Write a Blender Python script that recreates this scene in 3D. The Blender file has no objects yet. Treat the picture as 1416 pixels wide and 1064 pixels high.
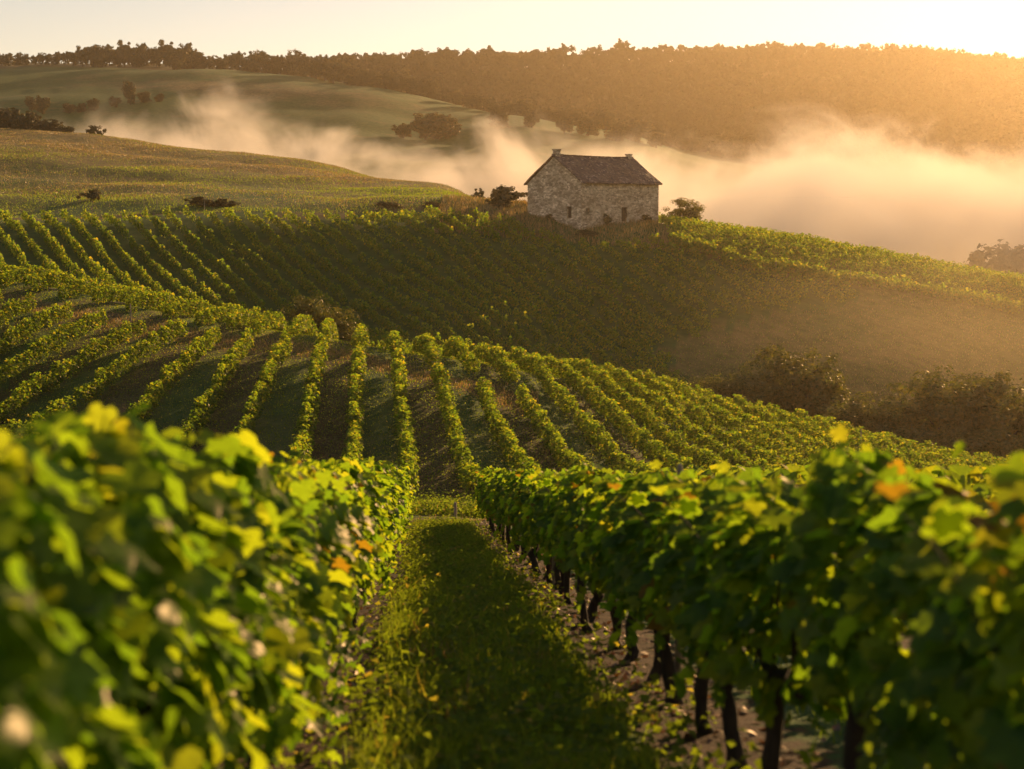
import bpy, math, random
import numpy as np

# ------------------------------------------------------------------ camera, sky, sun, exposure
C = bpy.context.scene.collection
SC = bpy.context.scene
F = 1966.7                       # focal length in photograph pixels (50 mm on 36 mm, 1416 px)
PITCH = math.atan(232.0 / F)     # the horizon stands at y = 300 in the photograph

cam_d = bpy.data.cameras.new('camera')
cam_d.lens = 50.0
cam_d.sensor_width = 36.0
cam_d.clip_start = 0.05
cam_d.clip_end = 9000.0
cam_d.dof.use_dof = True
cam_d.dof.focus_distance = 75.0
cam_d.dof.aperture_fstop = 2.2
cam = bpy.data.objects.new('camera', cam_d)
cam.location = (0, 0, 0)
cam.rotation_euler = (math.pi / 2 - PITCH, 0, 0)
C.objects.link(cam)
SC.camera = cam

SUN_EL = math.radians(13.0)
SUN_AZ = math.radians(27.0)      # to the right of the view axis (+Y)

world = bpy.data.worlds.new('World')
SC.world = world
world.use_nodes = True
wn = world.node_tree.nodes
wl = world.node_tree.links
wn.clear()
w_out = wn.new('ShaderNodeOutputWorld')
w_bg = wn.new('ShaderNodeBackground')
w_sky = wn.new('ShaderNodeTexSky')
w_sky.sky_type = 'NISHITA'
w_sky.sun_disc = False
w_sky.sun_elevation = SUN_EL
w_sky.sun_rotation = SUN_AZ
w_sky.air_density = 1.0
w_sky.dust_density = 0.05
w_sky.ozone_density = 1.0
w_tint = wn.new('ShaderNodeMix')
w_tint.data_type = 'RGBA'
w_tint.blend_type = 'MULTIPLY'
w_tint.inputs[0].default_value = 1.0
w_tint.inputs[7].default_value = (1.09, 0.795, 0.665, 1)
w_bg.inputs['Strength'].default_value = 0.095
wl.new(w_sky.outputs[0], w_tint.inputs[6])
wl.new(w_tint.outputs[2], w_bg.inputs['Color'])
wl.new(w_bg.outputs[0], w_out.inputs['Surface'])

sun_d = bpy.data.lights.new('sun', 'SUN')
sun_d.energy = 5.0
sun_d.angle = math.radians(0.5)
sun_d.color = (1.0, 0.61, 0.27)
sun = bpy.data.objects.new('sun', sun_d)
# lamp shines along its local -Z; sun stands towards (sin az, cos az, tan el)
from mathutils import Vector
_to = Vector((math.sin(SUN_AZ) * math.cos(SUN_EL), math.cos(SUN_AZ) * math.cos(SUN_EL), math.sin(SUN_EL)))
sun.rotation_euler = _to.to_track_quat('Z', 'Y').to_euler()
sun.location = (300, 700, 400)
C.objects.link(sun)

SC.view_settings.view_transform = 'Standard'
SC.view_settings.look = 'None'
SC.view_settings.exposure = 0.8
SC.view_settings.gamma = 1.0
SC.cycles.use_denoising = True
SC.cycles.max_bounces = 8
SC.cycles.diffuse_bounces = 3
SC.cycles.glossy_bounces = 2
SC.cycles.transmission_bounces = 4
SC.cycles.transparent_max_bounces = 6
SC.cycles.volume_bounces = 5
SC.cycles.sample_clamp_indirect = 6.0
SC.cycles.volume_step_rate = 1.0
SC.cycles.volume_max_steps = 256

rng = np.random.default_rng(11)
random.seed(11)

# ------------------------------------------------------------------ helpers
def tag(o, label=None, cat=None, group=None, kind=None):
    if label: o['label'] = label
    if cat: o['category'] = cat
    if group: o['group'] = group
    if kind: o['kind'] = kind
    return o

def link(o, parent=None):
    C.objects.link(o)
    if parent is not None:
        o.parent = parent
    return o

def np_mesh(name, verts, faces, mat=None, smooth=False):
    """faces: list of (n,k) integer arrays"""
    me = bpy.data.meshes.new(name)
    verts = np.asarray(verts, np.float32).reshape(-1, 3)
    if not isinstance(faces, (list, tuple)):
        faces = [faces]
    faces = [np.asarray(f, np.int32) for f in faces if len(f)]
    loops = np.concatenate([f.ravel() for f in faces])
    tot = np.concatenate([np.full(len(f), f.shape[1], np.int32) for f in faces])
    start = np.concatenate([[0], np.cumsum(tot)[:-1]]).astype(np.int32)
    me.vertices.add(len(verts)); me.vertices.foreach_set('co', verts.ravel())
    me.loops.add(len(loops)); me.loops.foreach_set('vertex_index', loops)
    me.polygons.add(len(tot)); me.polygons.foreach_set('loop_start', start)
    me.polygons.foreach_set('loop_total', tot)
    me.polygons.foreach_set('use_smooth', np.full(len(tot), bool(smooth)))
    if mat: me.materials.append(mat)
    me.update(calc_edges=True)
    return me

def obj(name, me, parent=None, loc=(0, 0, 0)):
    o = bpy.data.objects.new(name, me)
    o.location = loc
    return link(o, parent)

def empty(name, loc=(0, 0, 0), rz=0.0, s=1.0):
    o = bpy.data.objects.new(name, None)
    o.location = loc
    o.rotation_euler = (0, 0, rz)
    o.scale = (s, s, s) if not isinstance(s, (tuple, list)) else s
    o.empty_display_size = 0.2
    return link(o)

ONES = ['', 'first', 'second', 'third', 'fourth', 'fifth', 'sixth', 'seventh', 'eighth', 'ninth', 'tenth', 'eleventh',
        'twelfth', 'thirteenth', 'fourteenth', 'fifteenth', 'sixteenth', 'seventeenth', 'eighteenth', 'nineteenth']
TENS = {2: ('twentieth', 'twenty'), 3: ('thirtieth', 'thirty'), 4: ('fortieth', 'forty'), 5: ('fiftieth', 'fifty')}
def ordinal(n):
    if n < 20: return ONES[n]
    t, u = divmod(n, 10)
    return TENS[t][0] if u == 0 else TENS[t][1] + '-' + ONES[u]

def smooth01(x):
    x = np.clip(x, 0, 1)
    return x * x * (3 - 2 * x)

def tube(path, radii, n=8, jitter=0.0, rg=None):
    """a tapered tube round a path, closed at the far end"""
    path = np.asarray(path, float); radii = np.asarray(radii, float)
    V = []
    for i, p in enumerate(path):
        d = path[min(i + 1, len(path) - 1)] - path[max(i - 1, 0)]
        d /= np.linalg.norm(d) + 1e-9
        a = np.array([1.0, 0, 0]) if abs(d[0]) < 0.8 else np.array([0, 1.0, 0])
        u = np.cross(d, a); u /= np.linalg.norm(u)
        v = np.cross(d, u)
        for k in range(n):
            th = 2 * math.pi * k / n
            r = radii[i] * (1 + (rg.uniform(-jitter, jitter) if jitter else 0))
            V.append(p + r * (math.cos(th) * u + math.sin(th) * v))
    Fq = []
    m = len(path)
    for i in range(m - 1):
        for k in range(n):
            k2 = (k + 1) % n
            Fq.append((i * n + k, i * n + k2, (i + 1) * n + k2, (i + 1) * n + k))
    V.append(path[-1]); c = len(V) - 1
    Ft = [((m - 1) * n + k, (m - 1) * n + (k + 1) % n, c) for k in range(n)]
    return np.array(V), np.array(Fq), np.array(Ft)

class Acc:
    """collects verts and faces of several shapes for one mesh"""
    def __init__(s): s.v, s.f, s.n = [], [], 0
    def add(s, v, *fs):
        s.v.append(np.asarray(v, float))
        for f in fs:
            if len(f): s.f.append(np.asarray(f) + s.n)
        s.n += len(v)
    def mesh(s, name, mat, smooth=False):
        return np_mesh(name, np.concatenate(s.v), s.f, mat, smooth)

def box_v(x0, x1, y0, y1, z0, z1):
    v = np.array([(x, y, z) for z in (z0, z1) for y in (y0, y1) for x in (x0, x1)], float)
    f = np.array([(0, 2, 3, 1), (4, 5, 7, 6), (0, 1, 5, 4), (2, 6, 7, 3), (0, 4, 6, 2), (1, 3, 7, 5)])
    return v, f

# ------------------------------------------------------------------ terrain
# each column: (photograph x, [(distance, photograph y of the ground there)]); turned at once into metres
COLS = [
 (-900, [(45, 690), (60, 640), (76, 590), (92, 540), (108, 480), (125, 420), (145, 370), (165, 380), (190, 345), (220, 290), (320, 220), (430, 160), (500, 200), (560, 225), (600, 200), (700, 150), (800, 120), (1000, 95), (1400, 130), (2000, 200)]),
 (0, [(45, 722), (60, 708), (76, 680), (88, 635), (98, 580), (110, 505), (125, 430), (142, 390), (160, 402), (175, 394), (190, 364), (220, 307), (235, 297), (290, 252), (340, 213), (380, 190), (405, 181), (430, 180), (460, 190), (500, 215), (560, 238), (620, 212), (700, 165), (800, 128), (900, 100), (1000, 92), (1200, 97), (1500, 140), (2000, 200)]),
 (236, [(45, 723), (60, 709), (76, 685), (88, 640), (98, 582), (110, 515), (122, 470), (138, 432), (155, 447), (172, 432), (190, 402), (210, 345), (228, 300), (240, 287), (290, 254), (340, 225), (380, 207), (405, 202), (425, 203), (460, 218), (520, 250), (600, 222), (680, 180), (760, 140), (850, 108), (920, 97), (1000, 93), (1200, 98), (1500, 140), (2000, 200)]),
 (472, [(45, 723), (60, 710), (76, 688), (88, 630), (98, 565), (108, 517), (118, 488), (132, 473), (150, 492), (168, 480), (185, 440), (205, 375), (225, 315), (238, 290), (265, 273), (300, 255), (340, 240), (370, 234), (390, 234), (420, 250), (470, 272), (550, 235), (650, 190), (750, 145), (840, 117), (900, 112), (1000, 118), (1200, 100), (1300, 97), (1500, 130), (2000, 200)]),
 (600, [(45, 724), (60, 710), (76, 693), (84, 650), (95, 585), (108, 520), (120, 495), (133, 499), (147, 512), (165, 496), (185, 440), (205, 370), (222, 318), (234, 292), (250, 277), (275, 263), (300, 256), (320, 254), (345, 262), (390, 300), (450, 290), (550, 245), (650, 200), (750, 160), (820, 141), (880, 138), (950, 148), (1100, 120), (1300, 95), (1500, 120), (2000, 200)]),
 (708, [(45, 724), (60, 712), (74, 699), (82, 667), (95, 600), (108, 540), (118, 513), (130, 517), (145, 532), (165, 517), (185, 450), (205, 380), (222, 322), (232, 300), (245, 285), (258, 278), (275, 288), (330, 320), (420, 325), (520, 270), (620, 215), (720, 170), (780, 158), (850, 165), (950, 183), (1050, 150), (1300, 92), (1500, 110), (2000, 200)]),
 (850, [(45, 724), (60, 712), (74, 701), (82, 677), (95, 620), (108, 568), (120, 536), (135, 547), (150, 552), (168, 537), (185, 478), (205, 400), (220, 337), (228, 312), (240, 302), (252, 298), (275, 312), (330, 355), (420, 360), (520, 300), (620, 240), (720, 200), (800, 183), (900, 198), (1000, 185), (1150, 130), (1300, 88), (1500, 100), (2000, 200)]),
 (1000, [(45, 724), (60, 712), (74, 702), (84, 690), (95, 650), (108, 608), (120, 573), (135, 592), (150, 592), (165, 577), (180, 520), (195, 450), (205, 405), (215, 365), (226, 336), (238, 322), (260, 345), (330, 400), (420, 400), (520, 330), (620, 270), (750, 230), (900, 215), (1050, 170), (1200, 110), (1320, 83), (1500, 95), (2000, 200)]),
 (1200, [(45, 724), (60, 714), (74, 706), (86, 695), (100, 665), (110, 641), (120, 618), (135, 640), (150, 642), (165, 612), (180, 545), (195, 478), (208, 430), (217, 400), (228, 370), (239, 355), (260, 380), (330, 440), (420, 440), (520, 360), (650, 280), (800, 235), (950, 200), (1100, 140), (1250, 90), (1350, 84), (1500, 95), (2000, 200)]),
 (1416, [(45, 724), (60, 716), (74, 712), (88, 705), (100, 691), (110, 677), (120, 665), (135, 690), (150, 692), (165, 650), (180, 585), (195, 520), (210, 465), (219, 440), (230, 408), (241, 394), (260, 420), (330, 480), (420, 470), (520, 380), (650, 290), (800, 240), (950, 200), (1100, 150), (1250, 107), (1350, 97), (1500, 110), (2000, 200)]),
 (1900, [(45, 724), (60, 722), (74, 720), (88, 718), (100, 716), (110, 714), (120, 712), (135, 735), (150, 735), (180, 640), (210, 540), (241, 468), (260, 480), (330, 520), (420, 490), (520, 400), (650, 310), (800, 255), (950, 210), (1100, 165), (1250, 125), (1350, 118), (1500, 130), (2000, 200)]),
 (2500, [(45, 724), (74, 724), (100, 724), (120, 724), (150, 720), (180, 660), (210, 580), (241, 500), (330, 520), (420, 490), (520, 400), (650, 310), (800, 255), (950, 210), (1100, 170), (1350, 135), (2000, 200)]),
]
def zz_of(py, Y):
    cy = (532.0 - py) / F
    return (-math.sin(PITCH) + cy * math.cos(PITCH)) / (math.cos(PITCH) + cy * math.sin(PITCH)) * Y

def pchip(x, y, q):
    x = np.asarray(x, float); y = np.asarray(y, float)
    h = np.diff(x); d = np.diff(y, axis=0) / (h if y.ndim == 1 else h[:, None])
    m = np.zeros_like(y)
    m[0], m[-1] = d[0], d[-1]
    w1 = 2 * h[1:] + h[:-1]; w2 = h[1:] + 2 * h[:-1]
    if y.ndim > 1: w1 = w1[:, None]; w2 = w2[:, None]
    with np.errstate(divide='ignore', invalid='ignore'):
        mm = (w1 + w2) / (w1 / d[:-1] + w2 / d[1:])
    m[1:-1] = np.where(d[:-1] * d[1:] > 0, np.nan_to_num(mm), 0)
    q = np.clip(q, x[0], x[-1])
    i = np.clip(np.searchsorted(x, q) - 1, 0, len(x) - 2)
    t = (q - x[i]) / h[i]
    hh = h[i]
    if y.ndim > 1: t = t[:, None]; hh = hh[:, None]
    return ((2*t**3 - 3*t**2 + 1) * y[i] + (t**3 - 2*t**2 + t) * hh * m[i] + (-2*t**3 + 3*t**2) * y[i+1] + (t**3 - t**2) * hh * m[i+1])

NL, NT = 520, 520
LY = np.linspace(math.log(44.0), math.log(2000.0), NL)
TT = np.linspace(-0.82, 0.91, NT)
_rows = []
for px, pts in COLS:
    Ys = np.array([p[0] for p in pts], float)
    Zs = np.array([zz_of(p[1], p[0]) for p in pts])
    _rows.append(pchip(np.log(Ys), Zs, LY))
TAB = pchip(np.array([(c[0] - 708.0) / F for c in COLS]), np.array(_rows), TT)     # (NT, NL)
for _ in range(6):                                                                  # soften the table a little
    TAB[1:-1] = 0.25 * TAB[:-2] + 0.5 * TAB[1:-1] + 0.25 * TAB[2:]
    TAB[:, 1:-1] = 0.25 * TAB[:, :-2] + 0.5 * TAB[:, 1:-1] + 0.25 * TAB[:, 2:]

_wv = []
_r = np.random.default_rng(5)
for lam, amp in ((2.1, .012), (3.7, .02), (7, .04), (13, .09), (29, .25), (61, .6), (130, 1.3)):
    for _ in range(3):
        a = _r.uniform(0, 2 * math.pi)
        _wv.append((math.cos(a) * 2 * math.pi / lam, math.sin(a) * 2 * math.pi / lam, _r.uniform(0, 6.28), amp * .6, lam))

SLOPE = 0.1805
def ground_z(X, Y):
    X = np.asarray(X, float); Y = np.asarray(Y, float)
    near = np.where(Y >= 0, -1.55 - SLOPE * Y, -1.55 + 10 * np.tanh(-SLOPE * Y / 10))
    Yc = np.maximum(Y, 44.0)
    t = np.clip(X / Yc, TT[0], TT[-1])
    a = (t - TT[0]) / (TT[1] - TT[0]); b = (np.log(np.minimum(Yc, 2000.0)) - LY[0]) / (LY[1] - LY[0])
    i = np.clip(a.astype(int), 0, NT - 2); j = np.clip(b.astype(int), 0, NL - 2)
    a = a - i; b = b - j
    far = (TAB[i, j] * (1-a) * (1-b) + TAB[i+1, j] * a * (1-b) + TAB[i, j+1] * (1-a) * b + TAB[i+1, j+1] * a * b)
    w = smooth01((Y - 44.0) / 16.0)
    z = near * (1 - w) + far * w
    for kx, ky, ph, amp, lam in _wv:
        # only undulations small against the distance, and none that would throw the crests about
        z = z + amp * np.sin(kx * X + ky * Y + ph) * smooth01((np.hypot(X, Y) - lam * 2.5) / (lam * 5))
    return z

def at(px, Y):
    """a point on the ground at distance Y in the direction of photograph column px"""
    X = (px - 708.0) / F * Y
    return X, Y, float(ground_z(X, Y))

def py_of(X, Y, Z):
    c, s = math.cos(PITCH), math.sin(PITCH)
    dep = Y * c - Z * s
    return 532 - F * (Y * s + Z * c) / dep, 708 + F * X / dep

HEAD = -0.06                                     # rows run forward and a little to the left
X_LEFT, X_RIGHT = -0.84, 1.64

# ------------------------------------------------------------------ materials
def new_mat(name):
    m = bpy.data.materials.new(name)
    m.use_nodes = True
    nt = m.node_tree
    nt.nodes.clear()
    out = nt.nodes.new('ShaderNodeOutputMaterial')
    return m, nt, out

def N(nt, typ, **kw):
    n = nt.nodes.new(typ)
    for k, v in kw.items():
        if k in n.inputs: n.inputs[k].default_value = v
        else: setattr(n, k, v)
    return n

def ramp(nt, stops):
    r = nt.nodes.new('ShaderNodeValToRGB')
    el = r.color_ramp.elements
    while len(el) < len(stops): el.new(0.5)
    for e, (p, c) in zip(el, stops):
        e.position = p; e.color = (*c, 1)
    return r

def leaf_material(name, stops, trans_gain=(2.6, 2.3, 0.9), trans=0.45, rough=0.38, spec=0.5):
    m, nt, out = new_mat(name)
    L = nt.links.new
    geo = N(nt, 'ShaderNodeNewGeometry')
    oi = N(nt, 'ShaderNodeObjectInfo')
    r = ramp(nt, stops)
    add = N(nt, 'ShaderNodeMath', operation='MULTIPLY_ADD')
    add.inputs[1].default_value = 0.16; add.inputs[2].default_value = -0.08
    L(oi.outputs['Random'], add.inputs[0])
    ad2 = N(nt, 'ShaderNodeMath', operation='ADD', use_clamp=True)
    L(geo.outputs['Random Per Island'], ad2.inputs[0]); L(add.outputs[0], ad2.inputs[1])
    L(ad2.outputs[0], r.inputs[0])
    noi = N(nt, 'ShaderNodeTexNoise'); noi.inputs['Scale'].default_value = 40; noi.inputs['Detail'].default_value = 2
    tc = N(nt, 'ShaderNodeTexCoord'); L(tc.outputs['Object'], noi.inputs['Vector'])
    mr = N(nt, 'ShaderNodeMapRange'); mr.inputs[3].default_value = 0.75; mr.inputs[4].default_value = 1.25
    L(noi.outputs[0], mr.inputs[0])
    mul = N(nt, 'ShaderNodeMix', data_type='RGBA', blend_type='MULTIPLY'); mul.inputs[0].default_value = 1
    L(r.outputs[0], mul.inputs[6]); L(mr.outputs[0], mul.inputs[7])
    p = N(nt, 'ShaderNodeBsdfDiffuse')
    L(mul.outputs[2], p.inputs['Color'])
    tm = N(nt, 'ShaderNodeMix', data_type='RGBA', blend_type='MULTIPLY'); tm.inputs[0].default_value = 1
    tm.inputs[7].default_value = (*trans_gain, 1)
    L(mul.outputs[2], tm.inputs[6])
    t = N(nt, 'ShaderNodeBsdfTranslucent'); L(tm.outputs[2], t.inputs['Color'])
    mx = N(nt, 'ShaderNodeMixShader'); mx.inputs[0].default_value = trans
    L(p.outputs[0], mx.inputs[1]); L(t.outputs[0], mx.inputs[2])
    g = N(nt, 'ShaderNodeBsdfAnisotropic'); g.inputs['Roughness'].default_value = rough * .75; g.inputs['Color'].default_value = (1, .9, .78, 1)
    m2 = N(nt, 'ShaderNodeMixShader'); m2.inputs[0].default_value = spec * .5
    L(mx.outputs[0], m2.inputs[1]); L(g.outputs[0], m2.inputs[2]); L(m2.outputs[0], out.inputs['Surface'])
    return m

VINE_STOPS = [(0.0, (.04, .095, .02)), (0.35, (.06, .125, .022)), (0.65, (.085, .145, .022)), (0.95, (.11, .165, .025)), (0.992, (.12, .145, .028)), (1.0, (.09, .07, .02))]
M_VINE = leaf_material('vine_leaf', VINE_STOPS, trans=0.62, trans_gain=(4.9, 3.8, 0.6), spec=.02, rough=.42)
M_VINE_FAR = leaf_material('vine_leaf_far', [(0.0, (.03, .08, .017)), (0.5, (.058, .115, .021)), (0.9, (.095, .14, .025)), (1.0, (.12, .13, .03))], trans=0.55, trans_gain=(5.5, 3.8, 0.6), rough=0.6, spec=0.04)
M_TREE = leaf_material('tree_leaf', [(0.0, (.025, .035, .012)), (0.5, (.05, .055, .017)), (1.0, (.09, .075, .022))], trans=0.3, trans_gain=(2.4, 1.8, 0.8), rough=0.6, spec=0.1)
M_AUTUMN = leaf_material('tree_leaf_autumn', [(0.0, (.034, .055, .012)), (0.5, (.062, .08, .016)), (1.0, (.10, .10, .02))], trans=0.42, trans_gain=(3.0, 2.4, 0.7), rough=0.6, spec=0.1)
M_GRASS = leaf_material('grass_blade', [(0.0, (.07, .115, .018)), (0.5, (.115, .16, .026)), (0.92, (.12, .18, .035)), (1.0, (.22, .19, .06))], trans=0.5, trans_gain=(3.1, 2.8, 0.7), rough=0.7, spec=0.02)
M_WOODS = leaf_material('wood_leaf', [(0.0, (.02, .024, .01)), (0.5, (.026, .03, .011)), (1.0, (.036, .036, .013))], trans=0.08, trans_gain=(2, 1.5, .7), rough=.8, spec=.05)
M_DRY = leaf_material('dry_grass_blade', [(0.0, (.09, .10, .025)), (0.4, (.16, .14, .035)), (0.8, (.28, .19, .06)), (1.0, (.36, .25, .10))], trans=0.45, trans_gain=(1.7, 1.4, 0.8), rough=0.6, spec=0.2)
M_LITTER = leaf_material('fallen_leaf', [(0.0, (.06, .027, .012)), (0.5, (.11, .048, .018)), (1.0, (.20, .10, .035))], trans=0.2, rough=0.7, spec=0.2)

def bark_material(name, col):
    m, nt, out = new_mat(name)
    L = nt.links.new
    tc = N(nt, 'ShaderNodeTexCoord')
    mp = N(nt, 'ShaderNodeMapping'); mp.inputs['Scale'].default_value = (30, 30, 6)
    L(tc.outputs['Object'], mp.inputs['Vector'])
    no = N(nt, 'ShaderNodeTexNoise'); no.inputs['Detail'].default_value = 6; no.inputs['Scale'].default_value = 1
    L(mp.outputs[0], no.inputs['Vector'])
    r = ramp(nt, [(0.3, tuple(c * .45 for c in col)), (0.7, tuple(c * 1.4 for c in col))])
    L(no.outputs[0], r.inputs[0])
    p = N(nt, 'ShaderNodeBsdfPrincipled'); p.inputs['Roughness'].default_value = .9
    b = N(nt, 'ShaderNodeBump'); b.inputs['Strength'].default_value = .8; b.inputs['Distance'].default_value = .02
    L(no.outputs[0], b.inputs['Height']); L(b.outputs[0], p.inputs['Normal'])
    L(r.outputs[0], p.inputs['Base Color']); L(p.outputs[0], out.inputs['Surface'])
    return m
M_BARK = bark_material('vine_bark', (.055, .036, .024))
M_TREE_BARK = bark_material('tree_bark', (.07, .055, .04))
M_POST = bark_material('weathered_wood', (.28, .22, .15))

def ground_material():
    m, nt, out = new_mat('ground_cover')
    L = nt.links.new
    geo = N(nt, 'ShaderNodeNewGeometry')
    at_ = N(nt, 'ShaderNodeAttribute', attribute_name='cover')
    sep = N(nt, 'ShaderNodeSeparateColor'); L(at_.outputs['Color'], sep.inputs[0])
    def noise(scale, det=5, rough=.6):
        n = N(nt, 'ShaderNodeTexNoise'); n.inputs['Scale'].default_value = scale
        n.inputs['Detail'].default_value = det; n.inputs['Roughness'].default_value = rough
        L(geo.outputs['Position'], n.inputs['Vector']); return n
    n_big, n_mid, n_fine, n_clod = noise(.045, 6), noise(.5, 6), noise(6, 5), noise(28, 4)
    green = ramp(nt, [(.3, (.035, .08, .016)), (.55, (.06, .115, .024)), (.75, (.10, .14, .034))]); L(n_mid.outputs[0], green.inputs[0])
    dry = ramp(nt, [(.3, (.10, .09, .028)), (.5, (.19, .135, .045)), (.75, (.30, .20, .075))]); L(n_mid.outputs[0], dry.inputs[0])
    soil = ramp(nt, [(.3, (.025, .014, .008)), (.55, (.05, .028, .015)), (.8, (.09, .05, .026))]); L(n_fine.outputs[0], soil.inputs[0])
    wood = ramp(nt, [(.3, (.03, .032, .014)), (.7, (.07, .06, .025))]); L(n_mid.outputs[0], wood.inputs[0])
    def mixf(fac_socket, a, b, noise_node, soft=.25):
        # ragged edge: mask + noise
        ad = N(nt, 'ShaderNodeMath', operation='ADD'); L(fac_socket, ad.inputs[0])
        sub = N(nt, 'ShaderNodeMapRange'); sub.inputs[1].default_value = .25; sub.inputs[2].default_value = .75
        sub.inputs[3].default_value = -.45; sub.inputs[4].default_value = .45
        L(noise_node.outputs[0], sub.inputs[0]); L(sub.outputs[0], ad.inputs[1])
        mr = N(nt, 'ShaderNodeMapRange'); mr.inputs[1].default_value = .5 - soft; mr.inputs[2].default_value = .5 + soft
        L(ad.outputs[0], mr.inputs[0])
        mx = N(nt, 'ShaderNodeMix', data_type='RGBA'); L(mr.outputs[0], mx.inputs[0]); L(a, mx.inputs[6]); L(b, mx.inputs[7])
        return mx.outputs[2]
    c = mixf(sep.outputs['Green'], green.outputs[0], dry.outputs[0], n_big, .35)
    c = mixf(sep.outputs['Red'], c, soil.outputs[0], n_fine, .2)
    c = mixf(sep.outputs['Blue'], c, wood.outputs[0], n_mid, .3)
    p = N(nt, 'ShaderNodeBsdfPrincipled'); p.inputs['Roughness'].default_value = .95; p.inputs['Specular IOR Level'].default_value = .15
    L(c, p.inputs['Base Color'])
    b1 = N(nt, 'ShaderNodeBump'); b1.inputs['Strength'].default_value = .7; b1.inputs['Distance'].default_value = .25; L(n_mid.outputs[0], b1.inputs['Height'])
    b2 = N(nt, 'ShaderNodeBump'); b2.inputs['Strength'].default_value = .7; b2.inputs['Distance'].default_value = .04; L(n_clod.outputs[0], b2.inputs['Height'])
    L(b1.outputs[0], b2.inputs['Normal']); L(b2.outputs[0], p.inputs['Normal'])
    L(p.outputs[0], out.inputs['Surface'])
    return m
M_GROUND = ground_material()

# ------------------------------------------------------------------ the lie of the vineyard blocks (plan, metres)
def fan(Xt):                                      # heading of a mid-slope row that reaches X = Xt at Y = 120
    return np.interp(Xt, [-70, -36, -28.6, -25.1, -22.1, -18.8, -15.9, -9.9, -1.4, 4, 11, 60], [.15, .12, .11, .02, -.04, -.05, -.09, -.10, -.15, -.20, -.22, -.24])
MID_XT = np.concatenate([np.arange(-35.9 - 3.4, -75, -3.4)[::-1], [-35.9, -32.2, -28.6, -25.1, -22.1, -18.8, -15.9, -12.9], np.arange(-9.9, 66, 2.72)])

def mid_row_x(Xt, Y):
    return Xt + fan(Xt) * (Y - 120.0)

def crest_y(X):
    return np.interp(X, [-60, -50, -30, -16, -6, 0, 10, 18, 30, 43, 60], [148, 146, 142, 136, 124, 122, 124, 124, 124, 124, 124])

# far hillside block: rows along (-0.47, 0.88)
FD = np.array([-0.47, 0.88]); FD /= np.linalg.norm(FD); FN = np.array([FD[1], -FD[0]])
def track_y(X):   # upper edge of the far block, along the track and the farm house
    return np.interp(X, [-130, -84, -56, -27, -13, 0, 8, 24, 33], [222, 224, 230, 234, 236, 232, 222, 224, 219])
def far_block_mask(X, Y):
    px = 708 + F * X / Y
    up = Y < track_y(X) - np.interp(X, [-130, -20, 0, 10, 30], [3.5, 3.5, 5, 5, 1])
    # right limit runs down from the house end to the hollow
    lim = np.interp(Y, [150, 175, 186, 192, 198, 205, 212, 218], [975, 955, 910, 965, 1040, 1120, 1185, 1195]) + 16 * np.sin(X * 1.3 + Y) + 12 * np.sin(Y * .9 - X * .5)
    right_fade = px < lim
    return up & (Y > 152) & right_fade & (px > -420)
def terrace_lo(X):
    return np.interp(X, [22, 35, 58, 80, 120], [222, 213.5, 217, 219, 222])
def terrace_mask(X, Y):
    return (X > 24) & (X < 135) & (Y > terrace_lo(X)) & (Y < 247)

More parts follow.
